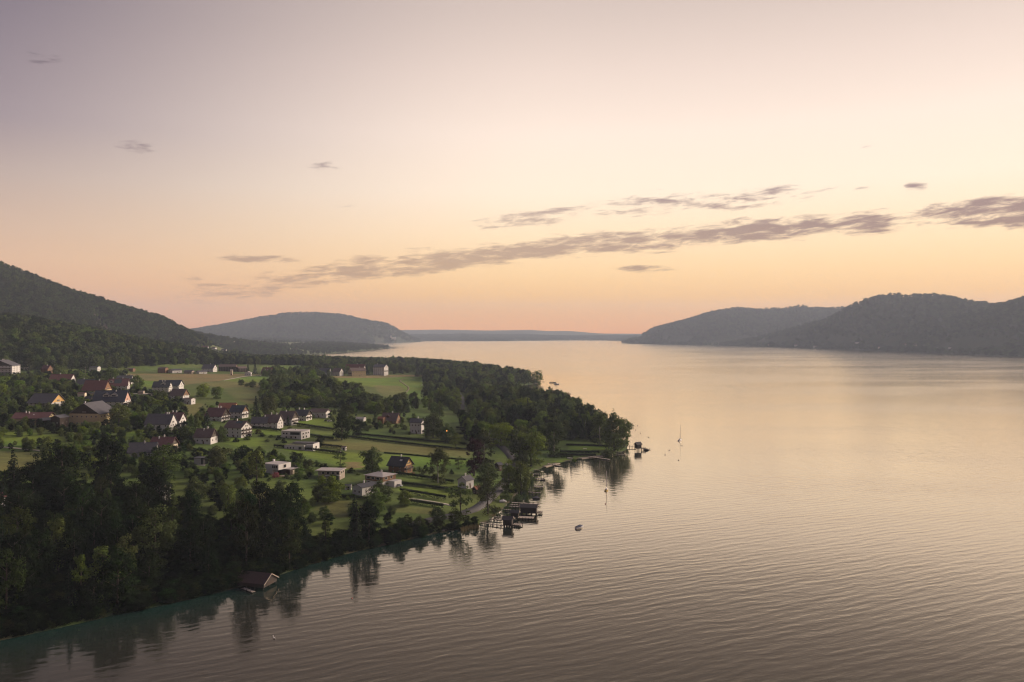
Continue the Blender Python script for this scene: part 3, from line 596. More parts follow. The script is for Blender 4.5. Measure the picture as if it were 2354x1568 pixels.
def house(label, u0, u1, vt, vb, phi=-28, asp=.72, pitch=34, wall='white', roof='grey', over=.7, wood=False, chim=((.1, -.8),), balc=(), dorm=None, solar=None, win_size=1.0, name='house', cat='house', group=None, base=None, fcols=None, gcols=None, rows=None, back=False, skylight=None, tall=False):
    if not tall and cat == 'house': asp *= 1.2; pitch = min(45, pitch+8)
    x, y, z, L, Wd, yaw, mpp, half, yf = fit(u0, u1, vb, phi, asp, over); pt = R(pitch); tot = (vb-vt)*mpp-half*(CAM_H-z)/yf
    rise = Wd/2*math.tan(pt)
    if tot-rise < 2.4: rise = max(.8, tot-2.4); pt = math.atan2(rise, Wd/2)
    if not tall and cat == 'house' and tot-rise > .56*tot: rise = min(.44*tot, Wd/2*1.05); pt = math.atan2(rise, Wd/2)
    wh = max(2.3, tot-rise-.3)
    e = empty(name, (x, y, z), yaw); tag(e, label, cat, group); BUILT.append((x, y, max(L, Wd)*.55+1.5))
    hl, hw = L/2, Wd/2
    MB().prism([(-hw, -3.5), (hw, -3.5), (hw, wh), (0, wh+rise), (-hw, wh)], 'x', -hl, hl).build('wall', WM[wall], e)
    th = .22; ov = over; dz = ov*math.tan(pt); rf = MB()
    for s in (-1, 1):
        o = [(s*(hw+ov), wh-dz), (0, wh+rise), (0, wh+rise+th/math.cos(pt)), (s*(hw+ov), wh-dz+th/math.cos(pt))]; o = [(p, q+.03) for p, q in (o if s > 0 else o[::-1])]
        rf.prism(o, 'x', -hl-ov, hl+ov)
    rf.box(-hl-ov, hl+ov, -.16, .16, wh+rise+th-.02, wh+rise+th+.16)
    ro = rf.build('roof', RM[roof], e)
    chimneys(ro, [(t*L, sd_*1.0) for t, sd_ in chim], wh+rise+.3, Wd, pt)
    if skylight:
        for t in skylight:
            q = .45*hw; s_ = MB(); s_.box(-.45, .45, -.6, .6, .0, .12); k = s_.build('skylight', WM['white'], ro); k.location = (t*L, -q, wh+rise-q*math.tan(pt)+.32); k.rotation_euler = (pt, 0, 0)
    if solar:
        t0, t1, q0, q1 = solar; n = 4
        for i in range(n):
            a, b_ = t0+(t1-t0)*i/n, t0+(t1-t0)*(i+1)/n; s_ = MB(); s_.box(a*L, b_*L-.08, 0, (q1-q0)*hw/math.cos(pt), .06, .14); k = s_.build('solar_panel', mat('solar_cell', (.05, .07, .075), .25, .1, 3), ro); k.location = (0, -q1*hw, wh+rise-q1*hw*math.tan(pt)+.28); k.rotation_euler = (pt, 0, 0)
    sides = [1 if phi < 0 else -1]+([-1 if phi < 0 else 1] if back else [])
    for s in sides:
        X = s*(hl+.03); sx_ = X+s*.06
        if wood:
            wz = wh-.25 if wood is True else wood; mb = MB(); mb.prism([(-hw*.985, max(wh-.3, .3)), (hw*.985, max(wh-.3, .3)), (hw*.985, wh-.02), (0, wh+rise-.12), (-hw*.985, wh-.02)], 'x', X-.02, sx_); mb.build('gable', WM[wood if isinstance(wood, str) else 'wood'], e)
        facade(e, -hw+.6, hw-.6, 0, 0, wh, R(90)*s, gcols, win_size, rows, pos=lambda t, _y, s=s: (s*(hl+.06), t))
        if rise > 2.2:
            for t in ((-.9, .9) if Wd > 8 else (0,)): win(e, s*(hl+(.12 if wood else .06)), t, wh+.35, R(90)*s, win_size, win_size*.9)
        for f in balc:
            mb = MB(); zz = wh*f if f <= 1 else wh+.1; a, b_ = sorted((s*(hl+.02), s*(hl+1.4))); mb.box(a, b_, -hw*.9, hw*.9, zz-.15, zz); c0, c1 = sorted((s*(hl+1.3), s*(hl+1.4))); mb.box(c0, c1, -hw*.9, hw*.9, zz+.12, zz+1.0)
            for yy in (-hw*.9, hw*.9-.08): mb.box(a, b_, yy, yy+.08, zz+.1, zz+1.0)
            mb.build('balcony', WM['wood'], e)
    facade(e, -hl+.8, hl-.8, -hw-.06, 0, wh, 0, fcols, win_size, rows)
    d = MB(); d.box(-.55, .55, -hw-.09, -hw+.02, 0, 2.1); k = d.build('door', SHUT, e); k.location.x = hl*.12
    if dorm:
        for t, w_, hh in dorm:
            q = hw*.55; z0 = wh+rise-q*math.tan(pt); mb = MB(); mb.prism([(-w_/2, z0-1.0), (w_/2, z0-1.0), (w_/2, z0+hh), (0, z0+hh+w_*.32), (-w_/2, z0+hh)], 'y', -q-.6, -.1); dm = mb.build('dormer', WM[wall], e); dm.location.x = t*L
            r2 = MB(); r2.prism([(-w_/2-.4, z0+hh-.2), (0, z0+hh+w_*.32+.06), (w_/2+.4, z0+hh-.2), (w_/2+.4, z0+hh+.02), (0, z0+hh+w_*.32+.3), (-w_/2-.4, z0+hh+.02)], 'y', -q-1.1, -.05); dr = r2.build('dormer_roof', RM[roof], dm)
            k = link('dormer_pane', WIN_P, dm); k.location = (0, -q-.62, z0+hh-1.35); k.scale.x = w_*.7
    return e
def flat_box(parent, name, m_, x0, x1, y0, y1, z0, z1): return MB().box(x0, x1, y0, y1, z0, z1).build(name, m_, parent)

H_ = house
# upper village on the left
H_('white three storey chalet with dark balconies at the left edge below the forest', -10, 17, 362, 377.5, 66, 1.3, 24, 'white', 'grey', 1.2, wood=True, balc=(.36, .7), chim=((-.1, 0), (.05, 0)), tall=True)
H_('dark red wooden house with lilac roof half hidden by trees', 42, 52, 366.3, 376, -40, .8, 38, 'wood2', 'maroon', .6, wood='wood2')
H_('white house with tiled red roof and open porch near the stubble field', 51, 74, 375, 384, -22, .6, 30, 'white', 'red', .9, chim=((-.1, 0),))
H_('grey roofed house with skylight band behind the big red roof', 78, 95, 380, 389, -18, .6, 30, 'white', 'dark', .7, chim=((-.15, 0),))
H_('large house with steep red roof, yellow gable and white chimney', 84, 110, 381.5, 396, -24, .7, 42, 'yellow', 'red', .9, wood='wood2', balc=(.5,), chim=((.12, -.5),), gcols=4)
H_('house with long red brown roof carrying a solar panel', 109, 129, 379.5, 392, -12, .62, 36, 'white', 'maroon', .8, dorm=((-.36, 4.2, 1.6),), solar=(-.2, .18, .12, .7), chim=((-.3, 0), (.2, 0)))
H_('low grey roofed house with white caps behind the solar roof', 117, 133, 376, 384, -15, .6, 30, 'white', 'grey', .7, chim=((.1, 0), (.38, 0)))
H_('long house with blue black roof, wide dormer and red gable', 95, 129, 391.5, 409, -20, .55, 40, 'white', 'blue', 1.1, wood='pink', balc=(.6,), chim=((.15, -1.2),), dorm=((-.12, 6, 1.2), (.13, 6, 1.2)))
H_('grey roofed house with orange wooden gable above the bungalow', 31, 63, 395, 411, -34, .8, 27, 'white', 'grey', 1.3, wood='orange', chim=(), gcols=2, win_size=1.4)
H_('big farmhouse with yellow walls and dark wooden front gable', 72, 114, 403.5, 427, 56, 1.15, 32, 'yellow', 'grey', 1.3, wood=True, chim=((-.4, .8),), gcols=6, fcols=5, rows=2, tall=True)
H_('red roofed bungalow with yellow walls and skylight', 16, 52, 413.5, 426, -22, .62, 24, 'yellow', 'maroon', 1.2, chim=((-.22, -.8), (-.12, -1.5)), skylight=(.05,), rows=1, tall=True)
H_('dark carport with grey roof right of the red bungalow', 38, 56, 418.5, 428, 32, .7, 20, 'wood', 'dark', .5, chim=(), rows=1, name='carport', cat='carport', gcols=2, fcols=2)
H_('grey roofed barn beside the yellow farmhouse drive', 52, 68, 416, 428.5, 50, .8, 22, 'wood', 'grey', .5, chim=(), rows=1, name='barn', cat='barn')
H_('small white house with dark gable above the farmhouse', 84, 94, 397, 404, -38, .9, 30, 'white', 'dark', .6, wood=True, chim=())
H_('yellow walled garage below the large red roof', 86, 99, 393, 398.5, -15, .5, 8, 'yellow', 'dark', .3, chim=(), rows=1, name='garage', cat='garage', fcols=2)
H_('low red brown shed with pale tower block', 78, 86, 393, 400, -25, .6, 18, 'cream', 'maroon', .3, chim=(), rows=1, name='shed', cat='shed')
H_('dark roofed house with white gable edges at the stubble field corner', 153, 172, 382, 393, -18, .6, 28, 'white', 'dark', .9, dorm=((.1, 5, 1.0),), chim=((.0, 0), (.15, 0)))
H_('white house with blue grey roof behind the dark roofed pair', 158, 183, 380.5, 391, -22, .5, 22, 'white', 'blue', .9, chim=())
H_('brown roofed white house with lit gable above the brown field', 170, 189, 389.5, 402, -30, .7, 36, 'white', 'brown', .8, wood='wood2', chim=((-.05, 0),))
H_('small white annex with red awning below the brown roofed house', 183, 195, 398, 404.5, -35, .7, 14, 'white', 'brown', .3, chim=(), rows=1, name='annex', cat='annex')
H_('white house with hooked grey roof and two chimneys in the orchard', 146, 176, 414.5, 432, -24, .6, 38, 'white', 'grey', .6, chim=((.25, -.3), (.33, -.3)))
H_('maroon roofed white house directly behind the hooked grey roof', 163, 186, 413, 428.5, -26, .7, 34, 'white', 'maroon', .8, chim=((-.1, 0), (.12, 0)), balc=(.5,))
H_('grey roof with slanting chimney low among the trees', 129, 158, 443, 457, -14, .6, 34, 'white', 'grey', .8, chim=((.05, -.5),))
H_('maroon roofed house with cream gable and two white chimneys', 150, 178, 437.5, 453, -24, .7, 30, 'cream', 'maroon', 1.0, wood=True, chim=((-.2, -1.2), (.02, 0)))
H_('dark blue roofed house almost swallowed by the bank wood', 154, 171, 482, 501, -48, .8, 42, 'white', 'blue', .6, chim=((-.3, 0),), wood='plank', tall=True)
# houses in the middle
H_('dark red roofed white house with two chimneys and corner tower', 205, 230, 408, 421.5, -30, .75, 34, 'white', 'maroon', .8, wood=True, balc=(.5,), chim=((.05, 0), (.2, 0)))
H_('blue black roofed house with solar panels and wooden balcony', 229, 249, 405.5, 418.5, -32, .7, 30, 'white', 'blue', .9, balc=(.5,), chim=(), solar=(-.2, .3, .1, .6), wood='wood2')
H_('orange roof peeping over the trees behind the blue black roof', 218, 238, 403, 413, -20, .6, 30, 'yellow', 'orange', .6, chim=())
H_('tall white chalet with brown roof and balconies above the hedge', 224, 252, 421, 438, -38, .8, 34, 'white', 'brown', .8, balc=(.36, .68), chim=((-.05, 0),), solar=(-.02, .35, .05, .4), gcols=3, tall=True)
H_('brown roofed white house with one tall white chimney and round gable window', 194, 218, 429, 444.5, -28, .7, 36, 'white', 'brown', .7, chim=((-.08, -1.2), (.1, 0)), wood=True, rows=1, gcols=2)
H_('long white house with hooked grey roof beside the clipped hedge', 251, 270, 417, 428.5, -16, .6, 36, 'white', 'grey', .7, chim=((.3, 0),))
H_('white house with curved brown roof and arched porch', 262, 284, 414.5, 429, -26, .7, 38, 'white', 'brown', .8, chim=((-.1, 0), (.25, 0)))
H_('brown roofed white house with tall chimney in the terrace of villas', 277, 299, 411, 425.5, -28, .75, 36, 'white', 'brown', .8, chim=((-.1, -.6),), balc=(.55,), wood=True)
H_('dark roofed chalet with balconies second from the right of the terrace', 293, 313, 409.5, 421, -28, .75, 30, 'white', 'dark', .9, chim=((-.3, 0), (.1, 0)), balc=(.5,), wood=True)
H_('low brown roofed bungalow at the right end of the terrace', 309, 331, 408.5, 418, -24, .62, 26, 'white', 'brown', 1.0, chim=(), rows=1, tall=True)
H_('white house with hipped grey roof and curved dormer right of the hedges', 409, 425, 418, 434, -18, .75, 36, 'white', 'grey', .6, chim=((.1, 0),), rows=2, fcols=3, tall=True)
H_('dark brown roofed house hidden in gardens with orange annex', 380, 402, 412.5, 424, -22, .7, 40, 'wood2', 'brown', .7, wood='wood2', chim=((.1, 0),), dorm=((-.1, 3.5, .8),))
H_('tile roofed orange annex beside the dark brown roofed house', 377, 386, 416.5, 424, -30, .8, 30, 'wood2', 'orange', .3, chim=(), rows=1, name='annex', cat='annex')
H_('small brown shed with white side on the strip field', 341, 347, 446, 450.5, -20, .7, 18, 'white', 'brown', .3, chim=(), rows=1, name='shed', cat='shed', fcols=1, gcols=1)
H_('black roofed chalet with orange wooden gable and skylights', 386, 415, 456, 474, -32, .7, 34, 'wood2', 'black', 1.1, wood='orange', balc=(.5,), chim=((.05, 0),), skylight=(.12, .2))
H_('low white house with dark shallow roof below the wooden hipped villa', 351, 379, 482.5, 497, 38, .8, 14, 'white', 'dark', .6, chim=((-.05, .3),), rows=1, gcols=2, tall=True)
H_('tiny white garden house left of the low white house', 344.5, 352, 484, 490, -12, .6, 6, 'white', 'dark', .2, chim=(), rows=1, name='garden_house', cat='shed', fcols=2, gcols=1)
H_('white cottage with grey gable roof and broad chimney by the road', 456.5, 475, 475, 489, 48, 1.0, 32, 'white', 'grey', .5, chim=((-.05, 0),), rows=1, gcols=2, tall=True)
H_('small dark hut with salmon tiled roof in front of the cottage', 471, 482, 485.5, 494.5, 48, .9, 38, 'wood', 'orange', .5, chim=(), rows=1, name='hut', cat='hut', gcols=1, fcols=1)
H_('dark brown timber hut on the verge inside the road bend', 494, 503.5, 462, 471, 46, .9, 34, 'wood', 'dark', .5, chim=(), rows=1, name='hut', cat='hut', gcols=1, fcols=1)
# field edge and far side of the meadow
for lab, u0, u1, vt, vb, wl, rf_, nm in [('dark shed left of the row along the field edge', 169, 181.5, 369, 373.3, 'white', 'dark', 'shed'), ('low hut in the middle of the row along the field edge', 184, 194.5, 370.3, 373.7, 'plank', 'grey', 'hut'), ('long white shed right of the row along the field edge', 196, 207, 370.5, 373.8, 'white', 'grey', 'shed'),
        ('brown hut leftmost of the row along the field edge', 158, 168, 367.5, 373.2, 'wood2', 'brown', 'hut'), ('white framed carport under the forest edge', 90, 100, 366.5, 372.5, 'white', 'dark', 'carport'), ('small wooden lodge under the forest above the stubble field', 127, 135, 368, 371.5, 'wood2', 'brown', 'hut')]:
    H_(lab, u0, u1, vt, vb, 30 if nm == 'shed' else -30, .7, 20, wl, rf_, .5, chim=(), rows=1, name=nm, cat=nm, gcols=2, fcols=2, win_size=.9)
H_('grey roofed house behind the field edge sheds', 202, 217, 364.5, 372, -24, .7, 30, 'white', 'grey', .8, chim=((.1, 0),))
H_('long brown roofed farm barn behind the transformer tower', 219, 237, 364.5, 371.5, -12, .5, 26, 'wood', 'brown', .6, chim=(), wood='wood2', name='barn', cat='barn')
H_('small white gabled house at the end of the field path', 244.5, 252, 371.5, 376, 78, 1.2, 20, 'white', 'pale', .6, chim=(), rows=1, gcols=3, tall=True)
H_('red tiled house with skylights among conifers', 261, 274, 367.5, 374.5, -26, .8, 38, 'wood2', 'red', .6, chim=((.0, 0),), skylight=(-.1, .1))
H_('brown roofed hut half hidden behind the two slim spruces', 236, 247, 366.5, 372, 25, .7, 28, 'wood', 'brown', .4, chim=(), name='hut', cat='hut')
H_('small red roofed house highest behind the meadow', 322, 330, 363.8, 368.5, -20, .8, 34, 'white', 'red', .5, chim=())
H_('dark roofed farmhouse left behind the meadow', 318, 332, 368, 375.5, -20, .7, 34, 'grey', 'dark', .7, chim=())
H_('grey plastered house with brown roof left of the yellow inn', 332, 344, 368, 376, -30, .8, 34, 'grey', 'brown', .7, chim=())
H_('long red roof rising behind the yellow inn', 345, 366, 364, 374, -10, .5, 36, 'white', 'red', .7, chim=((.1, 0),))
H_('yellow inn with rows of windows and balconies by the meadow', 347.5, 366.5, 367.5, 376.5, 20, .75, 26, 'yellow', 'brown', 1.1, chim=((.2, 0),), fcols=5, rows=2, balc=(.5,), tall=True)
H_('white lake villa with grey roof and pillared terrace by the meadow', 372.5, 389, 364, 375.5, -26, .8, 28, 'white', 'grey', 1.0, chim=((-.3, 0),), balc=(.5,), tall=True)
# transformer tower
x, y, z = hit(231.5, 375); tw = empty('transformer_tower', (x, y, z), .2); tag(tw, 'slim pale transformer tower at the edge of the stubble field', 'tower')
MB().box(-1.9, 1.9, -1.9, 1.9, -1, 7.8).build('wall', WM['cream'], tw); MB().prism([(-2.2, 7.8), (2.2, 7.8), (0, 9.4)], 'x', -2.2, 2.2).build('roof', RM['pale'], tw); MB().box(-.7, .7, -1.97, -1.8, -.2, 2.2).build('door', SHUT, tw)

# modern houses
def modern(label, u0, u1, vb, phi, asp):
    x, y, z, L, Wd, yaw, mpp, half, yf = fit(u0, u1, vb, phi, asp, 0); e = empty('modern_house', (x, y, z), yaw); tag(e, label, 'house'); BUILT.append((x, y, max(L, Wd)*.6)); return e, L/2, Wd/2, mpp
wh_, gl_ = WM['white'], GLASS
e, a, b_, mp = modern('white flat roofed modern house with outside stair and grey canopy', 282, 309.5, 439.5, -30, .8)
flat_box(e, 'wall', wh_, -a, a, -b_, b_, -3, 5.9); flat_box(e, 'roof', RM['pale'], -a-.25, a+.25, -b_-.25, b_+.25, 5.9, 6.25)
flat_box(e, 'loggia', GLASS, -a*.1, a*.86, -b_-.05, -b_+.1, 3.3, 5.4); flat_box(e, 'balcony', wh_, -a*.3, a*.5, -b_-1.6, -b_-.02, 2.8, 3.05)
flat_box(e, 'garden_stair', WM['grey'], -a-2.6, -a-.02, -b_, -b_*.2, -2, 1.4)
for t in (-.75, -.45): win(e, a*t, -b_-.06, 3.5, 0, 1.6, 1.1)
for t in (-.5, 0, .45): win(e, a*t, -b_-.06, .5, 0, 1.4, 1.3)
for t in (-.55, .1, .6): win(e, a+.06, b_*t, 3.4, R(90), 1.7, 1.1)
for t in (-.5, .2): win(e, a+.06, b_*t, .5, R(90), 1.6, 1.3)
d = MB(); d.tube((0, 0, 6.25), (0, 0, 7.0), .4, .4, 10); d.build('vent', wh_, e)
e, a, b_, mp = modern('white bungalow with dark flat roof and framed glass corner below the modern house', 285, 319, 451, -26, .52)
flat_box(e, 'wall', wh_, -a, a*.4, -b_, b_, -3, 3.4); flat_box(e, 'roof', mat('sedum_roof', (.12, .12, .07), .9, .3, .8), -a+.3, a*.4-.3, -b_+.3, b_-.3, 3.4, 3.5)
flat_box(e, 'upper_roof', RM['grey'], -a*.7, a*.85, b_*.1, b_+1.2, 4.3, 4.7); flat_box(e, 'upper_wall', WM['grey'], -a*.65, a*.8, b_*.2, b_+1, 3.5, 4.3)
flat_box(e, 'glass_corner', WM['grey'], a*.4+.02, a*.95, -b_*.6, b_, -1.5, 3.6); flat_box(e, 'end_wall', wh_, a*.95, a, -b_*.9, b_, -3, 4.6); flat_box(e, 'terrace', wh_, a*.42, a*.95, -b_*.98, -b_*.62, -1.2, .2)
for t in (-.75, -.55, -.35): win(e, a*t, -b_-.06, .9, 0, .9, 1.1)
win(e, a*.12, -b_-.06, .4, 0, 2.6, 1.7); win(e, a+.06, 0, .6, R(90), 2.2, 1.7)
e, a, b_, mp = modern('pink lit white cube house with black carport and roof terrace', 263, 297, 476.5, -42, .62)
flat_box(e, 'wall', wh_, -a, -a*.1, -b_, b_, -3, 6.6); flat_box(e, 'upper_wall', wh_, -a*.1, a*.42, -b_, b_, 3.3, 6.6)
flat_box(e, 'roof', RM['pale'], -a+.3, a*.42-.3, -b_+.3, b_-.3, 6.6, 6.7); flat_box(e, 'terrace_block', WM['wood'], -a*.08, a, -b_*.2, b_+2.2, -2, 3.28)
flat_box(e, 'terrace_floor', RM['pale'], a*.44, a-.2, -b_*.1, b_+2, 3.28, 3.4); flat_box(e, 'terrace_rail', GLASS, a*.44, a-.1, b_+1.9, b_+2.0, 3.4, 4.4); flat_box(e, 'garage_door', WM['cream'], a+.02, a+.1, b_*.2, b_+.8, .1, 2.6)
flat_box(e, 'patio', mat('patio_slabs', (.46, .36, .29), .8, .15, 1.0), -a*.25, a*.95, -b_*1.25, -b_*.22, -2, .15); flat_box(e, 'chimney', wh_, -a*.95, -a*.85, b_*.5, b_*.75, 6.6, 8.0)
for t in (-.05, .12, .28): win(e, a*t, -b_-.06, 4.2, 0, 1.2, 1.5)
win(e, a*.42+.06, 0, 4.0, R(90), 2.4, 1.7)
e, a, b_, mp = modern('small grey glass pavilion with flat roof under the maroon house', 195, 208, 465, -30, .7)
flat_box(e, 'wall', WM['grey'], -a, a*.2, -b_, b_, -2, 4.2); flat_box(e, 'glazing', GLASS, a*.2, a*.95, -b_*.8, b_*.8, -1, 4.2); flat_box(e, 'roof', RM['dark'], -a-.4, a+.6, -b_-.6, b_+.4, 4.2, 4.5); flat_box(e, 'terrace', RM['pale'], -a*.2, a+1.0, -b_-2.6, -b_-.02, -1.5, .1)
for t in (-.2, .9): MB().box(a*t, a*t+.2, -b_-.5, -b_-.3, .1, 4.2).build('post', RM['pale'], e)
e, a, b_, mp = modern('flat roofed wooden villa half hidden behind the big broadleaf tree', 316, 346, 480, -20, .6)
flat_box(e, 'wall', WM['plank'], -a*.8, a*.9, -b_, b_, -3, 5.2); flat_box(e, 'roof', RM['pale'], -a, a, -b_-.9, b_+.6, 5.2, 5.5); flat_box(e, 'balcony', wh_, -a*.2, a*.98, -b_-1.5, -b_-.02, 2.3, 2.55)
for t in (-.4, 0, .4, .75): win(e, a*t, -b_-.06, 3.1, 0, 2.0, 1.2)
for t in (-.3, .4): win(e, a*.9+.06, b_*t, 3.1, R(90), 1.6, 1.2)
e, a, b_, mp = modern('two storey villa with wooden upper floor, white base and shallow hipped roof', 365, 396, 487, -40, .9)
flat_box(e, 'base_wall', wh_, -a*.92, a*.92, -b_*.92, b_*.92, -3, 3.0); flat_box(e, 'upper_wall', WM['wood2'], -a, a, -b_, b_, 3.02, 6.0)
MB().raw([(-a-1, -b_-1, 6.02), (a+1, -b_-1, 6.02), (a+1, b_+1, 6.02), (-a-1, b_+1, 6.02), (-a*.2, 0, 7.6), (a*.2, 0, 7.6)], [(0, 1, 5, 4), (1, 2, 5), (2, 3, 4, 5), (3, 0, 4), (3, 2, 1, 0)]).build('roof', RM['pale'], e)
for t in (-.6, -.1, .45): win(e, a*t, -b_-.06, 3.9, 0, 2.6, 1.2); win(e, a*t, -b_*.92-.06, .5, 0, 2.4, 1.5)
for t in (-.5, .3): win(e, a+.06, b_*t, 3.9, R(90), 2.4, 1.2)
flat_box(e, 'chimney', WM['grey'], -.4, .4, .6, 1.3, 7.0, 8.6); flat_box(e, 'side_wing', wh_, a*.95, a+5, -b_*.2, b_*.9, -2, 3.0)
e, a, b_, mp = modern('grey concrete block house with roof box above the orchard', 132, 151, 397.5, -15, .5)
flat_box(e, 'wall', WM['grey'], -a, a, -b_, b_, -3, 3.2); flat_box(e, 'roof', RM['pale'], -a-.6, a+.6, -b_-.6, b_+.6, 3.2, 3.6); flat_box(e, 'roof_box', WM['plank'], -a*.3, a*.25, -b_*.6, b_*.6, 3.6, 6.4)
for t in (-.6, -.1, .5): win(e, a*t, -b_-.06, .8, 0, 2.0, 1.2)
e, a, b_, mp = modern('white cabin left of the forest edge chalet', 19, 27.5, 370, -15, .5)
flat_box(e, 'wall', WM['white'], -a, a, -b_, b_, -2, 3.6); flat_box(e, 'roof', RM['pale'], -a-.3, a+.3, -b_-.3, b_+.3, 3.6, 3.9)
for t in (-.5, .1, .6): win(e, a*t, -b_-.06, 1.2, 0, 1, 1.2)
e, a, b_, mp = modern('white walled house cut by the left edge inside the bank wood', -9, 3.2, 515, -20, .8)
flat_box(e, 'wall', WM['white'], -a, a, -b_, b_, -3, 8.0); MB().prism([(-b_-.6, 7.8), (b_+.6, 7.8), (0, 10.5)], 'x', -a-.6, a+.6).build('roof', RM['maroon'], e)
for t in (0, .6): win(e, a*t, -b_-.06, 1.0, 0); win(e, a*t, -b_-.06, 4.4, 0)
e, a, b_, mp = modern('glass roofed conservatory among trees above the hedges', 354, 366, 421.5, -25, .6)
flat_box(e, 'wall', WM['grey'], -a, a, -b_, b_, -2, 2.4); MB().prism([(-b_-.3, 2.42), (b_+.3, 2.42), (0, 3.9)], 'x', -a-.3, a+.3).build('roof', RM['pale'], e)
# raised deck beside the maroon house
x, y, z = hit(176, 452); e = empty('raised_deck', (x, y, z+.2), -.5); tag(e, 'raised timber deck on thin posts beside the maroon roofed house', 'deck')
flat_box(e, 'floor', WM['plank'], -3.2, 3.2, -2, 2, 3.0, 3.2); flat_box(e, 'railing', WM['plank'], -3.2, 3.2, -2.05, -1.95, 3.2, 4.2)
for xx in (-3, 0, 3): flat_box(e, 'post', WM['plank'], xx-.1, xx+.1, -1.9, -1.7, -2, 3.0)
# tiny houses far off in the valley and on the far shores
def tiny(label, lst, group):
    for u, v, w in lst:
        x, y, z = hit(u, v); L = w*y/F; hw = L*.33; e = empty('distant_house', (x, y, z), random.uniform(-.6, .6)); tag(e, label(u, v, w), 'house', group); hh = L*.36
        MB().prism([(-hw, -3), (hw, -3), (hw, hh), (0, hh+hw*.7), (-hw, hh)], 'x', -L/2, L/2).build('wall', WM[random.choice(('white', 'white', 'cream'))], e)
        mb = MB()
        for s in (-1, 1):
            o = [(s*(hw+.6), hh-.4), (0, hh+hw*.7+.05), (0, hh+hw*.7+.5), (s*(hw+.6), hh+.05)]; mb.prism(o if s > 0 else o[::-1], 'x', -L/2-.6, L/2+.6)
        mb.build('roof', RM[random.choice(('brown', 'maroon', 'grey', 'red'))], e); BUILT.append((x, y, L*.8))
tiny(lambda u, v, w: ('larger' if w >= 5 else 'tiny')+' pale distant house '+('high below the mountain ridge' if v < 341 else 'near the upper valley meadow' if v < 345 else 'in mid valley' if v < 349.7 else 'low in the valley')+' '+('at its left end' if u < 200 else 'in the left cluster' if u < 228 else 'left of centre' if u < 250 else 'in the centre' if u < 276 else 'right of centre' if u < 290 else 'towards the peninsula'), [(232, 344, 5), (219, 345.5, 4), (224, 352, 5), (262, 346.5, 4), (270, 348, 4), (285, 346, 3.5), (295, 351, 4), (205, 349.5, 6), (214, 350, 5), (182, 340.5, 4), (175, 338.5, 4), (170, 339.3, 3.5), (300, 346, 3.5), (318, 345, 3.5), (255, 354, 4), (243, 341.8, 4), (236, 359, 5), (278, 353, 4)], 'distant valley houses')
tiny(lambda u, v, w: ('clearly visible' if w >= 3.4 else 'speck sized')+' pale house on the far right shore '+('under the farther hill tip' if u < 710 else 'under the farther hill' if u < 745 else 'where the two hills meet' if u < 780 else 'left below the nearer hill' if u < 840 else 'centrally below the nearer hill' if u < 890 else 'in the row below the twin summit' if u < 930 else 'right below the nearer hill'), [(770, 345.5, 3), (796, 346, 3), (815, 347.3, 3), (857, 343.5, 4), (905, 345.5, 3.5), (916, 346, 4), (925, 346.5, 3.5), (938, 349, 3), (880, 348, 3), (735, 345, 2.6), (705, 343.8, 2.4), (690, 343.2, 2.2), (950, 348.5, 3), (752, 344.5, 2.6)], 'houses on the far right shore')
x, y, z = hit(391, 340); e = empty('church', (x, y, z), .2); tag(e, 'pale distant church with a square tower at the foot of the round hill', 'church'); MB().box(-9, 9, -9, 9, -5, 48).build('tower', WM['cream'], e); MB().prism([(-10, 48), (10, 48), (0, 66)], 'x', -10, 10).build('spire', RM['grey'], e); MB().prism([(-11, -5), (11, -5), (11, 16), (0, 28), (-11, 16)], 'x', 9, 52).build('nave', WM['cream'], e)

# ------------------------------------------------------------------ boathouses, jetties, boats
TIMB = mat('old_timber', (.034, .028, .025), .85, .35, 1.5); DECKM = mat('deck_boards', (.34, .29, .25), .85, .3, 1.2); DARKR = mat('boathouse_roof', (.060, .056, .060), .8, .3, .8)
def wpt(u, v): x, y, _ = hit(u, v, True); return Vector((x, y, 0))
def jetty(label, uv0, uv1, w=1.6, z=.9, posts=5, rail=False, name='jetty', board=None, group=None, both=True):
    a, b_ = wpt(*uv0), wpt(*uv1); d = b_-a; L = d.length; e = empty(name, (a.x, a.y, 0), math.atan2(d.y, d.x)); tag(e, label, 'jetty', group)
    n = max(3, int(L/.5))
    if w >= 1.2 and L < 16:
        me = MB().box(0, L/n-.06, -w/2, w/2, z-.10, z).mesh('board'); me.materials.append(board or DECKM)
        for i in range(n): k = link('board', me, e); k.location.x = i*L/n
        bm = MB(); bm.box(0, L, -w/2+.15, -w/2+.35, z-.32, z-.11); bm.box(0, L, w/2-.35, w/2-.15, z-.32, z-.11); bm.build('beam', TIMB, e)
    else: MB().box(0, L, -w/2, w/2, z-.22, z).build('boards', board or DECKM, e)
    pm = MB().tube((0, 0, -1.5), (0, 0, z+.35), .17, .15, 6).mesh('post'); pm.materials.append(TIMB)
    for i in range(posts):
        for s in ((-1, 1) if both else (-1,)): k = link('post', pm, e); k.location = (L*(i+.5)/posts, s*(w/2+.12), 0)
    if rail:
        mb = MB(); mb.box(0, L, -w/2-.05, -w/2+.03, z+.85, z+.95)
        for i in range(5): mb.box(L*i/4-.05, L*i/4+.05, -w/2-.05, -w/2+.05, z+.01, z+.9)
        mb.build('railing', TIMB, e)
    return e
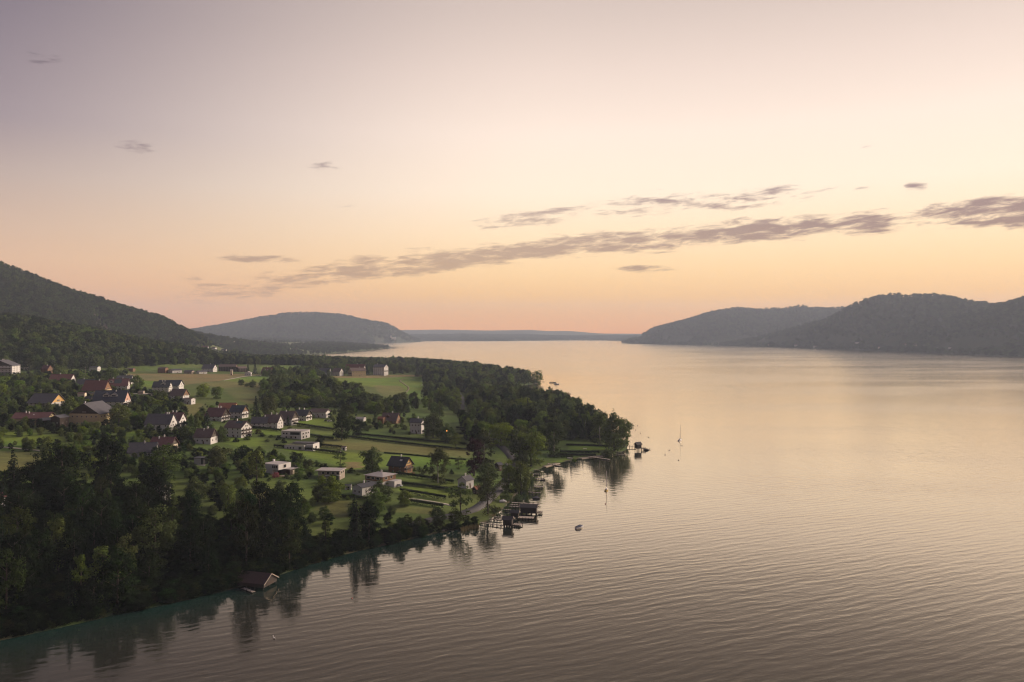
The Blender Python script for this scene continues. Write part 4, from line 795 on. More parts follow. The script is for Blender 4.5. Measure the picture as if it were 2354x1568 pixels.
def boathouse(label, u0, u1, vt, vb, phi, asp, pitch=32, wallm=None, roofm=None, zfloor=.9, deck=None, door=True, over=.6):
    x, y, z, L, Wd, yaw, mpp, half, yf = fit(u0, u1, vb, phi, asp, over); y0 = F*CAM_H/(vb-HV); uc = (u0+u1)/2; mpp = y0/F; a = math.atan2(uc-CU, F); x, y = (uc-CU)/F*y0+math.sin(a)*half, y0+math.cos(a)*half
    tot = (vb-vt)*mpp-half*CAM_H/y0; hl, hw = L/2, Wd/2; pt = R(pitch); rise = hw*math.tan(pt)
    if tot-rise < 2.6: rise = max(.8, tot-2.6); pt = math.atan2(rise, hw)
    wh = max(2.4, tot-rise-.25); e = empty('boathouse', (x, y, 0), yaw); tag(e, label, 'boathouse')
    MB().prism([(-hw, zfloor), (hw, zfloor), (hw, wh), (0, wh+rise), (-hw, wh)], 'x', -hl, hl).build('wall', wallm or TIMB, e); dz = over*math.tan(pt); rf = MB()
    for s in (-1, 1):
        o = [(s*(hw+over), wh-dz+.03), (0, wh+rise+.03), (0, wh+rise+.23), (s*(hw+over), wh-dz+.23)]; rf.prism(o if s > 0 else o[::-1], 'x', -hl-over, hl+over)
    ro = rf.build('roof', roofm or DARKR, e)
    for s in (-1, 1):
        t_ = MB(); X = s*(hl+over)
        for q in (-1, 1): o = [(q*(hw+over), wh-dz-.12), (0, wh+rise-.12), (0, wh+rise+.2), (q*(hw+over), wh-dz+.2)]; t_.prism(o if q > 0 else o[::-1], 'x', min(X, X+s*.08), max(X, X+s*.08))
        t_.build('bargeboard', DECKM, ro)
    pm = MB().tube((0, 0, -2), (0, 0, zfloor+.02), .19, .17, 6).mesh('pile'); pm.materials.append(TIMB)
    for i in range(4):
        for s in (-1, 0, 1): k = link('pile', pm, e); k.location = (-hl+.3+(L-.6)*i/3, s*(hw-.25), 0)
    if door: s = 1 if phi < 0 else -1; MB().box(min(s*(hl+.02), s*(hl+.1)), max(s*(hl+.02), s*(hl+.1)), -hw*.55, hw*.55, zfloor+.1, min(wh-.1, 3.2)).build('boat_door', WM['wood'], e)
    return e
RED_ROOF = mat('boathouse_roof_red', (.045, .028, .028), .85, .3, .8)
boathouse('lone boathouse with dull red roof moored under the dark bank wood', 236, 278, 571, 591, -34, .75, 30, None, RED_ROOF)
jetty('low landing stage along the front of the lone boathouse', (243, 589), (254, 593), 1.4, .45, 3)
jetty('narrow plank walkway from the wooded bank to the lone boathouse', (230, 576), (241, 578.5), .9, .8, 3)
boathouse('largest boathouse of the cluster with black plank walls and hipped dark roof', 519, 539, 504, 515.3, -10, .5, 26)
boathouse('middle small boathouse of the cluster with pale gable edge', 509.5, 520.5, 510, 519.2, -14, .6, 34)
boathouse('front boathouse of the cluster with square grey roof and terrace', 501.5, 514.5, 515.8, 527.5, -12, .75, 34)
jetty('railed terrace deck beside the front boathouse', (513.5, 525.5), (521.5, 526.5), 4.2, .95, 4, True)
jetty('broad pale sun deck in the middle of the cluster', (518.5, 518.6), (534, 519.2), 4.6, .9, 5)
jetty('railed deck at the lake end of the largest boathouse', (537.5, 513.6), (542.5, 513.8), 3.4, .95, 3, True)
jetty('long front walkway from the shore to the front boathouse', (480, 524), (503, 527), 1.1, .85, 6)
jetty('pale plank walkway behind the front boathouse', (489.5, 520.3), (502, 521.6), 1.2, .9, 4)
jetty('upper plank walkway nearest the sloping bank', (494, 518), (502, 519), .9, .95, 3)
jetty('pale landing plank leading to the middle boathouse', (504.5, 511.2), (511, 511.5), 1.2, .95, 3)
jetty('lower of two pale planks behind the largest boathouse', (509, 507.6), (520, 508.4), 1.1, .95, 4)
jetty('upper of two pale planks behind the largest boathouse', (510, 505.8), (520, 506.6), 1.1, .95, 4)
jetty('long railed jetty passing behind the largest boathouse', (512, 504), (540.5, 505.6), 1.4, .95, 6, True)
jetty('thin jetty with two tall post frames below the tree pair', (528, 493.2), (541, 494.2), 1.0, .9, 4)
jetty('short wide jetty beneath the tree pair', (534, 487.6), (543, 488.0), 2.4, .9, 4, True)
jetty('short jetty with dark moored boat below the leafy bank', (535, 479.4), (545, 479.8), 1.2, .8, 4)
jetty('small stage tucked under the overhanging trees', (533.5, 474.8), (541, 475.2), 1.4, .8, 3)
jetty('shallow stage highest under the overhanging trees', (534, 470.8), (540, 471.2), 1.4, .8, 3)
jetty('sloping slipway plank left on the shore lawn beach', (547, 463.9), (560.5, 466.6), 1.8, .6, 5)
jetty('long pale jetty slanting out from the gravel beach', (588.5, 457.2), (609.5, 460.3), 1.9, .8, 6)
jetty('straight jetty along the shore near the promontory tip', (605, 454.6), (626.5, 455.2), 1.5, .8, 6)
jetty('short upper jetty near the promontory tip', (616, 452.9), (624, 453.0), 1.6, .8, 3)
jetty('long footbridge on piles out to the stilt boathouse', (623, 447.6), (636, 447.8), 1.5, 1.6, 5)
boathouse('stilt boathouse standing alone off the promontory tip', 633.5, 642.5, 441.8, 451.2, 40, .85, 40, None, None, 2.0)
jetty('terrace platform on the lake side of the stilt boathouse', (641, 450.2), (646, 450.4), 3.5, 1.8, 3, True)
jetty('thin gangplank ending at the small boat by the stilt boathouse', (646, 449.5), (651, 449.6), .9, .6, 2)
jetty('tiny far jetty under the rounded overhanging tree', (538.5, 381.4), (544.5, 381.5), 2.5, 1.2, 4)
jetty('small bright landing stage on the reedy shore below the meadows', (443, 531.5), (449, 529.6), 1.4, .6, 3)
# leafy bank edging of short piles
for i in range(9):
    a = wpt(508+i*1.15, 502.5-i*1.05); k = MB().tube((0, 0, -1), (0, 0, 1.3), .16, .14, 6).build('mooring_pile', DECKM); k.location = (a.x, a.y, 0); tag(k, 'short weathered pile in the row edging the leafy bank', 'pile', 'bank edging piles')

HULLW = mat('hull_white', (.70, .68, .66), .4, .05, 2); HULLD = mat('hull_dark', (.045, .04, .04), .5, .1, 2); COVER = mat('boat_cover_blue', (.030, .038, .075), .8, .15, 2); YEL = mat('hull_ochre', (.42, .30, .08), .5, .1, 2); MAST = mat('mast_metal', (.40, .38, .36), .4, .05, 3)
def hull(L, Wd, h, name, m_, parent, z0=-.25):
    st = [(-.5, .72, .95), (-.25, .95, .9), (0, 1, .9), (.25, .82, .98), (.42, .42, 1.1), (.5, .03, 1.2)]; vs, fs = [], []
    for t, w, hh in st:
        x = t*L; ww = Wd/2*w; zt = z0+h*hh; vs += [(x, -ww, zt), (x, -ww*.8, z0+h*.25), (x, 0, z0), (x, ww*.8, z0+h*.25), (x, ww, zt)]
    for i in range(len(st)-1):
        for j in range(4): p = i*5+j; fs.append((p, p+5, p+6, p+1))
        fs.append((i*5+4, i*5+9, i*5+5, i*5))
    fs.append((0, 1, 2, 3, 4)); mb = MB(); mb.raw(vs, fs); return mb.build(name, m_, parent)
def boat(label, u, v, L, Wd, rz, m_, cover=None, mast=0, cabin=False, name='boat', group=None, sailbag=None):
    p = wpt(u, v); e = empty(name, (p.x, p.y, 0), rz); tag(e, label, name.replace('_', ' ') if name != 'boat' else 'boat', group); h = .32*Wd+.25; hull(L, Wd, h, 'hull', m_, e)
    if cover: MB().raw([(-.5*L, -.36*Wd, h-.2), (.0, -.5*Wd, h-.2), (.44*L, 0, h+.05), (.0, .5*Wd, h-.2), (-.5*L, .36*Wd, h-.2), (-.42*L, 0, h+.35), (.05*L, 0, h+.75), (.3*L, 0, h+.3)], [(0, 1, 6, 5), (1, 2, 7), (1, 7, 6), (2, 3, 7), (3, 6, 7), (3, 4, 5, 6), (4, 0, 5)]).build('cover', cover, e)
    elif not mast:
        for t in (-.25, .1): MB().box(t*L-.15, t*L+.15, -.4*Wd, .4*Wd, h-.25, h-.18+.0).build('thwart', DECKM, e)
    if cabin: MB().prism([(-.22*L, h-.3), (.2*L, h-.3), (.12*L, h+.35), (-.2*L, h+.4)], 'y', -.28*Wd, .28*Wd).build('cabin', HULLW, e)
    if mast:
        MB().tube((.08*L, 0, h-.3), (.08*L, 0, mast), .2, .12, 6).build('mast', MAST, e); MB().tube((.08*L, 0, h+.9), (-.42*L, 0, h+1.0), .07, .06, 6).build('boom', MAST, e)
        MB().tube((.06*L, 0, h+1.1), (-.4*L, 0, h+1.18), .17, .12, 6).build('furled_sail', sailbag or COVER, e); st = MB(); st.tube((.49*L, 0, h), (.08*L, 0, mast-.1), .02, .02, 4); st.tube((-.48*L, 0, h), (.08*L, 0, mast-.1), .02, .02, 4); st.build('stay', MAST, e)
    return e
boat('motorboat under a dark blue cover alone on the open water', 579.5, 527.8, 5.6, 2.3, .75, HULLW, COVER)
boat('yellow hulled sailing boat moored off the jetties', 606.5, 490.5, 5.6, 2.1, 1.25, YEL, None, 12.5, True, 'sailboat', sailbag=HULLW)
boat('white sailing yacht alone far out right of the stilt boathouse', 680, 440.6, 7.5, 2.6, 1.0, HULLW, None, 14.5, True, 'sailboat')
boat('distant dark sailing boat left of the far pair', 552.6, 382.9, 13, 4.2, .1, HULLD, None, 13, False, 'sailboat')
boat('distant pale sailing boat right of the far pair', 556.6, 384.3, 10, 4, -.4, HULLW, None, 13, True, 'sailboat')
boat('tall masted sailing boat half hidden behind the tree tops', 555.2, 391.8, 15, 4, .15, HULLW, None, 20, True, 'sailboat')
boat('flat covered raft boat floating off the leafy bank', 536.4, 498.8, 4.6, 2.0, .05, HULLD, mat('cover_grey', (.12, .12, .14), .8, .15, 2))
boat('dark rowing boat tied at the short jetty', 542.5, 480.3, 4, 1.6, .1, HULLD)
boat('white dinghy pulled up on the shore lawn', 570, 459.3, 5.0, 1.9, -.6, HULLW).location.z = h1(*hit(570, 459.3)[:2])+.3
boat('small dark boat moored at the end of the stilt boathouse', 646.5, 450.3, 4.5, 1.8, .0, HULLD, HULLD)
boat('white overturned dinghy lying on the bank above the boathouses', 503, 503.2, 4.2, 1.7, .2, HULLW, HULLW).location.z = h1(*hit(503, 503.2)[:2])+.4
boat('small dark float on calm water near the far sailing boats', 541.5, 388, 5, 2, 0, HULLD)
for i, (u, v) in enumerate([(366, 347.6), (371, 348.2), (376, 348), (380, 349.2), (384, 348.4), (394, 348.3)]): boat('speck sized boat moored off the hazy peninsula', u, v, 14, 5, random.uniform(-1, 1), HULLD, HULLD, group='boats off the peninsula')
BUOY = mat('buoy_dark', (.05, .035, .03), .5, .1, 2); BUOYR = mat('buoy_red', (.30, .06, .04), .5, .1, 2)
def buoy(label, u, v, m_=BUOY, r=.38, group=None):
    p = wpt(u, v); prof = [(0, -.5), (.7, -.35), (1, 0), (.8, .5), (.35, .85), (.12, .95), (.12, 1.4), (0, 1.4)]; n = 10; vs = [(q*r*math.cos(6.283*i/n), q*r*math.sin(6.283*i/n), z_*r) for q, z_ in prof for i in range(n)]
    fs = [(k*n+i, k*n+(i+1) % n, (k+1)*n+(i+1) % n, (k+1)*n+i) for k in range(len(prof)-1) for i in range(n)]; o = MB().raw(vs, fs).build('buoy', m_); o.location = (p.x, p.y, .05); return tag(o, label, 'buoy', group)
for zx, zy, lab in [(1070, 595, 'dark buoy far behind the promontory tip trees'), (1325, 745, 'topmost of three dark buoys right of the promontory tip'), (1302, 795, 'leftmost of three dark buoys right of the promontory tip'), (1360, 832, 'lowest of three dark buoys right of the promontory tip'), (1453, 882, 'dark buoy above the end of the stilt boathouse gangplank'),
        (1847, 979, 'dark buoy just below the white yacht'), (1696, 1033, 'dark buoy left below the white yacht'), (1648, 1088, 'dark buoy right below the stilt boathouse gangplank'), (1805, 1150, 'lowest dark buoy below the white yacht')]: buoy(lab, 525+zx*.085, 362.5+zy*.085, BUOY, .5, 'buoys near the yacht')
buoy('red brown buoy below the yellow hulled sailing boat', 605.5, 504, BUOYR, .42); buoy('small dark buoy right beside the yellow hulled sailing boat', 604.5, 491.2, BUOY, .3); buoy('red buoy alone in the wavy foreground', 352, 598.5, BUOYR, .3)
buoy('tiny buoy between the jetties and the sailing boat', 585, 473.8, BUOY, .3); buoy('tiny buoy left of the yellow sailing boat mast', 603.6, 481.4, BUOY, .3)
# swan in the foreground: body, neck and head as one mesh
def swan(label, u, v):
    p = wpt(u, v); mb = MB(); prof = [(-.62, .03, .30), (-.45, .20, .22), (-.1, .27, .20), (.2, .22, .20), (.4, .10, .26)]; n = 8; vs = [(x, r_*math.cos(6.283*i/n), z_+r_*.8*math.sin(6.283*i/n)) for x, r_, z_ in prof for i in range(n)]
    fs = [(k*n+i, k*n+(i+1) % n, (k+1)*n+(i+1) % n, (k+1)*n+i) for k in range(len(prof)-1) for i in range(n)]+[tuple(range(n))[::-1], tuple(range(n*(len(prof)-1), n*len(prof)))]; mb.raw(vs, fs)
    pts = [(.34, 0, .28), (.48, 0, .48), (.44, 0, .70), (.50, 0, .86), (.62, 0, .88), (.74, 0, .82)]; rr = [.09, .06, .05, .055, .06, .02]
    for a, b_, r0, r1 in zip(pts[:-1], pts[1:], rr[:-1], rr[1:]): mb.tube(a, b_, r0, r1, 7)
    o = mb.build('swan', HULLW); o.location = (p.x, p.y, 0); o.rotation_euler.z = 2.4; tag(o, label, 'swan')
swan('white swan swimming alone near the lower edge of the lake', 274, 638.5)
# cars
TYRE = mat('tyre', (.02, .02, .02), .9)
def car(label, u, v, c, rz):
    x, y, z = hit(u, v); e = empty('parked_car', (x, y, z+.25), rz); tag(e, label, 'car'); MB().prism([(-2.1, .35), (2.1, .35), (2.15, .75), (1.2, .92), (-1.9, .98), (-2.15, .8)], 'y', -.88, .88).build('body', c, e)
    MB().prism([(-1.5, .93), (.95, .9), (.35, 1.45), (-1.1, 1.48)], 'y', -.76, .76).build('cabin_glass', GLASS, e); MB().box(-1.05, .3, -.72, .72, 1.47, 1.53).build('roof', c, e)
    wm = MB().tube((0, -.1, 0), (0, .1, 0), .33, .33, 10).mesh('wheel'); wm.materials.append(TYRE)
    for a in (-1.3, 1.3):
        for s in (-.85, .85): k = link('wheel', wm, e); k.location = (a, s, .33)
CARW = mat('car_white', (.7, .7, .7), .3, .02); CARD = mat('car_dark', (.03, .03, .035), .3, .02); CARS = mat('car_silver', (.4, .4, .42), .3, .02)
car('white car parked at the field edge beside the path', 259.3, 376.0, CARW, .1); car('dark car parked on the lawn by the low bungalow', 326.5, 421.3, CARD, .2); car('white car parked beside the dark car by the bungalow', 329.5, 421.8, CARW, .4)
car('silver car parked in front of the dark farmhouse', 322.5, 376.5, CARS, .1); car('dark car parked under the white framed carport', 96.5, 373.6, CARD, .2); car('silver car beside the two storey villa', 399, 487.0, CARS, -.2)
# street lamp glowing orange, silage bales, pole, signs
x, y, z = hit(447, 436); e = empty('garden_lamp', (x, y, z)); tag(e, 'glowing orange lamp on a post in the garden trees', 'lamp'); MB().tube((0, 0, -.5), (0, 0, 4.2), .06, .05, 6).build('post', TIMB, e)
lm = bpy.data.materials.new('lamp_glow'); lm.use_nodes = True; bb = lm.node_tree.nodes['Principled BSDF']; bb.inputs['Base Color'].default_value = (1, .4, .08, 1); bb.inputs['Emission Color'].default_value = (1, .36, .06, 1); bb.inputs['Emission Strength'].default_value = 14
s = MB(); s.tube((0, 0, 4.2), (0, 0, 4.6), .28, .42, 8); s.tube((0, 0, 4.6), (0, 0, 4.9), .42, .2, 8); s.build('lamp_globe', lm, e)
for i, (u, v) in enumerate([(420.6, 386.2), (422.6, 385.3)]):
    x, y, z = hit(u, v); s = MB(); s.tube((0, -.8, .75), (0, .8, .75), .8, .8, 12); o = s.build('silage_bale', HULLW); o.location = (x, y, z); o.rotation_euler.z = .4*i; tag(o, ('left' if i == 0 else 'right')+' white wrapped silage bale at the meadow corner', 'bale')
x, y, z = hit(85.3, 379); o = MB().tube((0, 0, -1), (0, 0, 17), .18, .12, 7).build('utility_pole', DECKM); o.location = (x, y, z); tag(o, 'tall thin utility pole behind the large red roof', 'pole')
for u, v, lab in ((489.5, 481, 'reddish road sign on a post beside the willow'), (507.8, 489.5, 'small sign on a post in front of the tree pair')):
    x, y, z = hit(u, v); e = empty('road_sign', (x, y, z)); tag(e, lab, 'sign'); MB().tube((0, 0, -.5), (0, 0, 2.6), .05, .05, 6).build('post', MAST, e); MB().box(-.45, .45, -.03, .03, 2.0, 2.9).build('panel', mat('sign_panel', (.45, .22, .15), .6, .1), e)
for u, v, lab in ((564+21, 449.3, 'white garden table set on the shore lawn'),):
    x, y, z = hit(u, v); e = empty('garden_table', (x, y, z)); tag(e, lab, 'table'); MB().box(-1.4, 1.4, -.6, .6, .72, .8).build('table_top', HULLW, e)
    for a in (-1.2, 1.15):
        for c in (-.5, .45): MB().box(a, a+.06, c, c+.06, -.2, .72).build('leg', HULLW, e)

# ------------------------------------------------------------------ hedges and bushes
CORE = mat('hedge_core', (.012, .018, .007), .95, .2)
def hedge(label, pts, h=1.8, w=1.6, m_='hedge', group='clipped hedges between the gardens'):
    P = resample(W2(pts), 1.5); n = len(P); z = H(P[:, 0], P[:, 1]); L = n*1.5; k = int(L*26)
    t = rng.uniform(0, n-1.001, k); i = t.astype(int); f = (t-i)[:, None]; C = P[i]*(1-f)+P[i+1]*f; T = P[i+1]-P[i]; T /= np.linalg.norm(T, axis=1, keepdims=True); Nn = np.stack([-T[:, 1], T[:, 0]], 1)
    side = rng.integers(0, 3, k); o = np.where(side == 0, -w/2, np.where(side == 1, w/2, rng.uniform(-w/2, w/2, k))); zz = np.where(side == 2, h*(1+.06*np.sin(t*.7)), rng.uniform(.05, h, k)); zg = z[i]*(1-f[:, 0])+z[i+1]*f[:, 0]
    C3 = np.c_[C+Nn*(o+rng.normal(0, .08, k))[:, None], zg+zz+rng.normal(0, .06, k)]; Nr = np.c_[Nn*np.sign(np.where(side == 2, 0, o))[:, None], np.where(side == 2, 1.2, .25)]+rng.normal(0, .3, (k, 3))
    me = cards(C3, Nr, np.full(k, .6), np.clip(rng.normal(.45, .2, k), 0, 1), 'hedge', LEAF[m_]); e = empty('hedge', (P[0][0], P[0][1], z[0])); tag(e, label, 'hedge', group)
    o_ = link('foliage', me, e); o_.location = -e.location; c = strip(P, -w/2+.2, w/2-.2, h-.25, 'stems', CORE, e); c.location = -e.location; return e
for lab, pts, h in [
    ('topmost long hedge of the strip gardens running to the white hipped house', [(357, 435), (385, 437.5), (420, 441), (445, 443.2), (468, 445)], 1.9),
    ('second long hedge crossing the strip gardens from the dark tree', [(333, 435.5), (355, 438.5), (385, 442), (420, 446), (450, 449), (471, 451)], 2.0),
    ('low field line hedge between brown and bright strips', [(384, 453.2), (410, 455), (440, 458), (466, 460)], .8),
    ('dark hedge below the white bungalow with framed glass corner', [(274, 447), (300, 449.5), (318, 451.5), (337, 454), (345, 455)], 2.2),
    ('thick hedge right of the white bungalow', [(320, 446.5), (333, 448), (343, 449)], 2.6),
    ('clipped hedge along the long white house', [(250, 428), (266, 429.5), (282, 431.5)], 2.0),
    ('hedge at the near edge of the upper villa lawn', [(293, 424.8), (312, 427.5), (334, 431)], 2.4),
    ('hedge right of the flat roofed modern house', [(310, 436), (322, 438), (334, 439.5)], 2.0),
    ('dark hedge above the lawn of the hipped wooden villa', [(396, 475), (415, 477.5), (432, 480), (455, 484)], 2.4),
    ('hedge between villa lawn and cottage lawn', [(396, 484), (420, 486.5), (445, 490), (462, 492.5), (472, 493.5)], 2.0),
    ('thick dark hedge above the gravel path', [(400, 493), (420, 496), (446, 500.5)], 3.0),
    ('dark hedge below the gravel path', [(410, 503), (430, 506), (445, 508.5)], 2.4),
    ('hedge under the low white house', [(340, 497.5), (360, 499), (372, 500.5)], 1.8),
    ('upper hedge at the back of the shore lawn', [(566, 445.2), (590, 446), (612, 446.6)], 1.4),
    ('middle hedge across the shore lawn', [(560, 452.5), (580, 453), (600, 453.2)], 2.0),
    ('lower hedge across the shore lawn above the beach', [(548, 457.5), (560, 457.8), (574, 458)], 2.2),
    ('long front hedge of the shore lawn near the birch', [(553, 455.3), (575, 455.8), (597, 456)], 1.8),
    ('rounded hedge beside the upper road', [(456, 430), (466, 430.5), (476, 430.5)], 3.2),
    ('low hedge below the rounded roadside hedge', [(452, 434), (463, 434.3), (476, 434)], 1.6),
    ('dark hedge in front of the hooked grey roofed house', [(160, 434), (170, 435.5), (180, 436.5)], 2.4),
    ('hedge descending below the maroon house deck', [(178, 446), (190, 449.5), (204, 453), (215, 455)], 2.0),
    ('hedge along the shore side of the tree pair', [(510, 493), (518, 492.5), (524, 490.5)], 2.2)]: hedge(lab, pts, h)

BUSH = [crown_broad('bush_foliage', 2.2, 1.7, 1.3, 16, 34, .5, LEAF[k], .5) for k in ('mid', 'hedge', 'olive', 'dark')]; BUSHP = crown_broad('flowering_bush', 2.2, 1.6, 1.3, 16, 34, .5, LEAF['pink'], .5)
def bush(x, y, s, label, group=None, me=None, sz=None):
    o = link('bush', me or random.choice(BUSH)); o.location = (x, y, h1(x, y)-.2); o.scale = (s, s, sz or s*random.uniform(.75, 1.1)); o.rotation_euler.z = random.uniform(0, 6.28); return tag(o, label, 'bush', group)
def pbush(u, v, wpx, label, group=None, me=None): x, y, _ = hit(u, v); return bush(x, y, wpx*y/F/5.2, label, group, me)
pbush(242, 457.5, 18, 'big dome shaped bush above the pink lit modern house', None, BUSH[1]); pbush(272, 457, 14, 'big bush right of the dome shaped one', None, BUSH[0]); pbush(299, 461, 15, 'large dark bush left of the bush row on the lawn edge', None, BUSH[1])
pbush(258, 434, 9, 'dark plum coloured bush on the lawn below the long white house', None, crown_broad('plum_bush_foliage', 2.2, 1.7, 1.3, 16, 34, .5, LEAF['copper'], .5)); pbush(276, 477.5, 9, 'pink flowering bush in front of the pink lit house', None, BUSHP); pbush(448-35, 474.5, 4, 'pink flowering bush beside the black roofed chalet', None, BUSHP)
pbush(104, 405, 13, 'yellow green dome bush in front of the blue black roof', None, crown_broad('bright_bush_foliage', 2.2, 1.7, 1.3, 18, 34, .5, LEAF['bright'], .5)); pbush(574, 460.3, 5.5, 'round bush on the beach beside the white dinghy', None, BUSH[0]); pbush(608, 456, 16, 'leafy thicket on the shore near the tip jetty', None, BUSH[0])
pbush(190, 446, 10, 'clipped dome bush left of the house with two white chimneys', None, BUSH[1]); pbush(247.5, 386.5, 7, 'low scrub between the two field trees', None, BUSH[0]); pbush(506, 501, 15, 'leafy bush on the bank above the jetties', None, BUSH[0]); pbush(517, 499.5, 11, 'bush at the shore end of the leafy bank', None, BUSH[2]); pbush(497, 512, 13, 'bush between the willow and the pale landing plank', None, BUSH[0]); pbush(498, 467, 5, 'bush beside the dark timber hut', None, BUSH[0])
HOUSES = [(o.location.x, o.location.y, ' '.join(o['label'].split()[:7])) for o in col.objects if o.get('category') == 'house' and 'tiny' not in o['label']]
CUT = ('with', 'and', 'in', 'of', 'the', 'by', 'at', 'on', 'beside', 'below', 'behind', 'above', 'right', 'a', 'two', 'from', 'to', 'second', 'black', 'white', 'wooden', 'one', 'tall', 'outside', 'shallow', 'hipped')
def near_house(u, v):
    x, y, _ = hit(u, v); h = min(HOUSES, key=lambda q: (q[0]-x)**2+(q[1]-y)**2); w = h[2].replace(',', '').split()
    while w[-1] in CUT: w.pop()
    return ('left of' if x < h[0]-6 else 'right of' if x > h[0]+6 else 'in front of' if y < h[1] else 'behind')+' the '+' '.join(w)
GARDEN = [(304, 463), (310, 464.5), (316, 466), (322, 467), (326, 470), (415, 471), (420, 470), (427, 471), (433, 473), (424, 474), (262, 436.5), (250, 437), (270, 437.5), (278, 440), (268, 442), (284, 443), (236, 442), (228, 441), (246, 440), (286, 478.5), (292, 479.5), (298, 480.5), (305, 479), (264, 477), (270, 481), (240, 422), (225, 423), (218, 421), (250, 423), (236, 420.5), (300, 427), (290, 429), (378, 426), (388, 427), (396, 428), (370, 428), (365, 430), (404, 430), (452, 441), (340, 470), (350, 473), (358, 475), (445, 471), (452, 474), (392, 478), (435, 488), (450, 492), (478, 480), (484, 487), (184, 458), (190, 460), (182, 464), (192, 464.5), (176, 462), (170, 458), (128, 432), (142, 436), (150, 437), (96, 428), (104, 429.5), (112, 430), (86, 429)]
for u, v in GARDEN:
    pbush(u+random.uniform(-1, 1), v, random.uniform(5, 10), 'small leafy garden bush '+near_house(u, v), 'garden bushes')

# ------------------------------------------------------------------ scattered individual trees
def where(x, y):
    s_ = float(sdist(np.array([x]), np.array([y]), LAND)[0]); return (x/y*F+CU, s_)
KW = {'bank': 'dense', 'bank_light': 'feathery', 'poplar': 'narrow', 'spruce': 'pointed spruce', 'broad': 'broad', 'wood': 'full', 'birch': 'pale birch', 'round': 'rounded'}
def sz(h): return 'low' if h < 15 else 'middle sized' if h < 18.5 else 'tall' if h < 22 else 'towering'
def bank_label(x, y, k_, h):
    u, s_ = where(x, y); a = 'at the waterline' if s_ < 14 else 'on the lower slope' if s_ < 38 else 'halfway up the bank' if s_ < 75 else 'near the top of the bank'
    b_ = 'at the left picture edge' if u < 40 else 'left of the yellowish ash' if u < 120 else 'around the yellowish ash' if u < 185 else 'above the lone boathouse' if u < 262 else 'below the tall pair' if u < 318 else 'right of the tall pair' if u < 365 else 'at the right end of the wood'
    return sz(h)+' '+KW[k_]+' tree '+a+' '+b_
def prom_label(x, y, k_, h):
    u, s_ = where(x, y); a = 'on the water side' if s_ < 22 else 'mid wood' if s_ < 55 else 'on the landward side'
    b_ = 'near the promontory tip' if y < 790 else 'behind the shore lawn' if y < 880 else 'left of the lakeside birches' if y < 980 else 'halfway to the far jetty' if y < 1080 else 'towards the far jetty'
    return sz(h)+' '+KW[k_]+' promontory tree '+a+' '+b_
def mid_label(x, y, k_, h):
    u, s_ = where(x, y); v = HV+F*(CAM_H-h1(x, y))/y; a = 'front' if v > 400 else 'core' if v > 391 else 'back'; b_ = 'beside the brown field' if u < 285 else 'behind the villa terrace' if u < 325 else 'above the dark dense tree' if u < 355 else 'on the meadow side'
    return sz(h)+' '+KW[k_]+' tree in the middle wood '+a+' '+b_
def grove(kinds, pts, spacing, hmin, hmax, label, group, n_max, wf=1.0, world=None):
    out = scatter(world or wpoly(pts), spacing, n_max)
    for x, y in out:
        h = random.uniform(hmin, hmax); k_ = random.choice(kinds); tree(k_, x, y, h, h/20*wf*random.uniform(.85, 1.15), label(x, y, k_, h) if callable(label) else label, group)
    return len(out)
NT_ = len(SITES)
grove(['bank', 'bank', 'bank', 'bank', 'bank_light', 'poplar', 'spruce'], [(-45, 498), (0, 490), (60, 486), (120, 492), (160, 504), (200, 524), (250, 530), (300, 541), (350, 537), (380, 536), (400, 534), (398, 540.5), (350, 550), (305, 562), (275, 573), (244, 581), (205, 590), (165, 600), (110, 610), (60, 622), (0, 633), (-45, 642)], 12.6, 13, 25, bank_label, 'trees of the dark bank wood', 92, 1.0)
grove(['bank', 'broad', 'bank_light'], [(395, 541), (431, 531.5), (462, 526.5), (464, 522), (440, 524), (400, 531), (370, 537)], 7.5, 6, 11, lambda x, y, k_, h: ('taller ' if h > 8.5 else 'smaller ')+KW[k_]+' shore tree '+('left of the lower meadow edge' if where(x, y)[0] < 412 else 'below the lower meadow' if where(x, y)[0] < 436 else 'beside the reeds'), 'shore thicket trees', 16, 1.25)
grove(['broad', 'broad', 'round', 'bank'], [(0, 384), (20, 382), (44, 384), (58, 392), (34, 396), (30, 410), (0, 416)], 11, 9, 15, lambda x, y, k_, h: ('taller ' if h > 12 else 'smaller ')+KW[k_]+' tree on the upper left slope '+('under the three storey chalet' if y > 900 else 'left of the orange gabled house' if y > 760 else 'above the red bungalow'), 'trees on the upper left slope', 14, 1.15)
grove(['broad', 'round', 'bank'], [(128, 399), (152, 399), (172, 404), (188, 410), (186, 414), (150, 413), (130, 412)], 9, 6, 10, lambda x, y, k_, h: ('taller ' if h > 8 else 'smaller ')+KW[k_]+' orchard tree '+('near the yellow farmhouse' if where(x, y)[0] < 143 else 'below the concrete house' if where(x, y)[0] < 160 else 'below the brown roofed house'), 'orchard trees', 14, 1.2)
grove(['broad', 'round', 'bank'], [(0, 430), (70, 432), (112, 431), (128, 434), (130, 444), (95, 443), (70, 440), (0, 436)], 11, 5, 9, lambda x, y, k_, h: ('taller ' if h > 7 else 'smaller ')+KW[k_]+' orchard tree above the bank wood '+('at the left edge' if where(x, y)[0] < 35 else 'below the red bungalow' if where(x, y)[0] < 75 else 'below the yellow farmhouse'), 'orchard trees above the bank wood', 14, 1.25)
grove(['broad', 'bank', 'broad', 'round', 'wood'], [(264, 386), (275, 382), (300, 379.5), (318, 383), (332, 389), (350, 396), (366, 399), (384, 404), (396, 408), (405, 413), (378, 412), (350, 406), (336, 407), (300, 406), (275, 404), (262, 395)], 10.5, 15, 23, mid_label, 'trees of the middle wood', 56, 1.1)
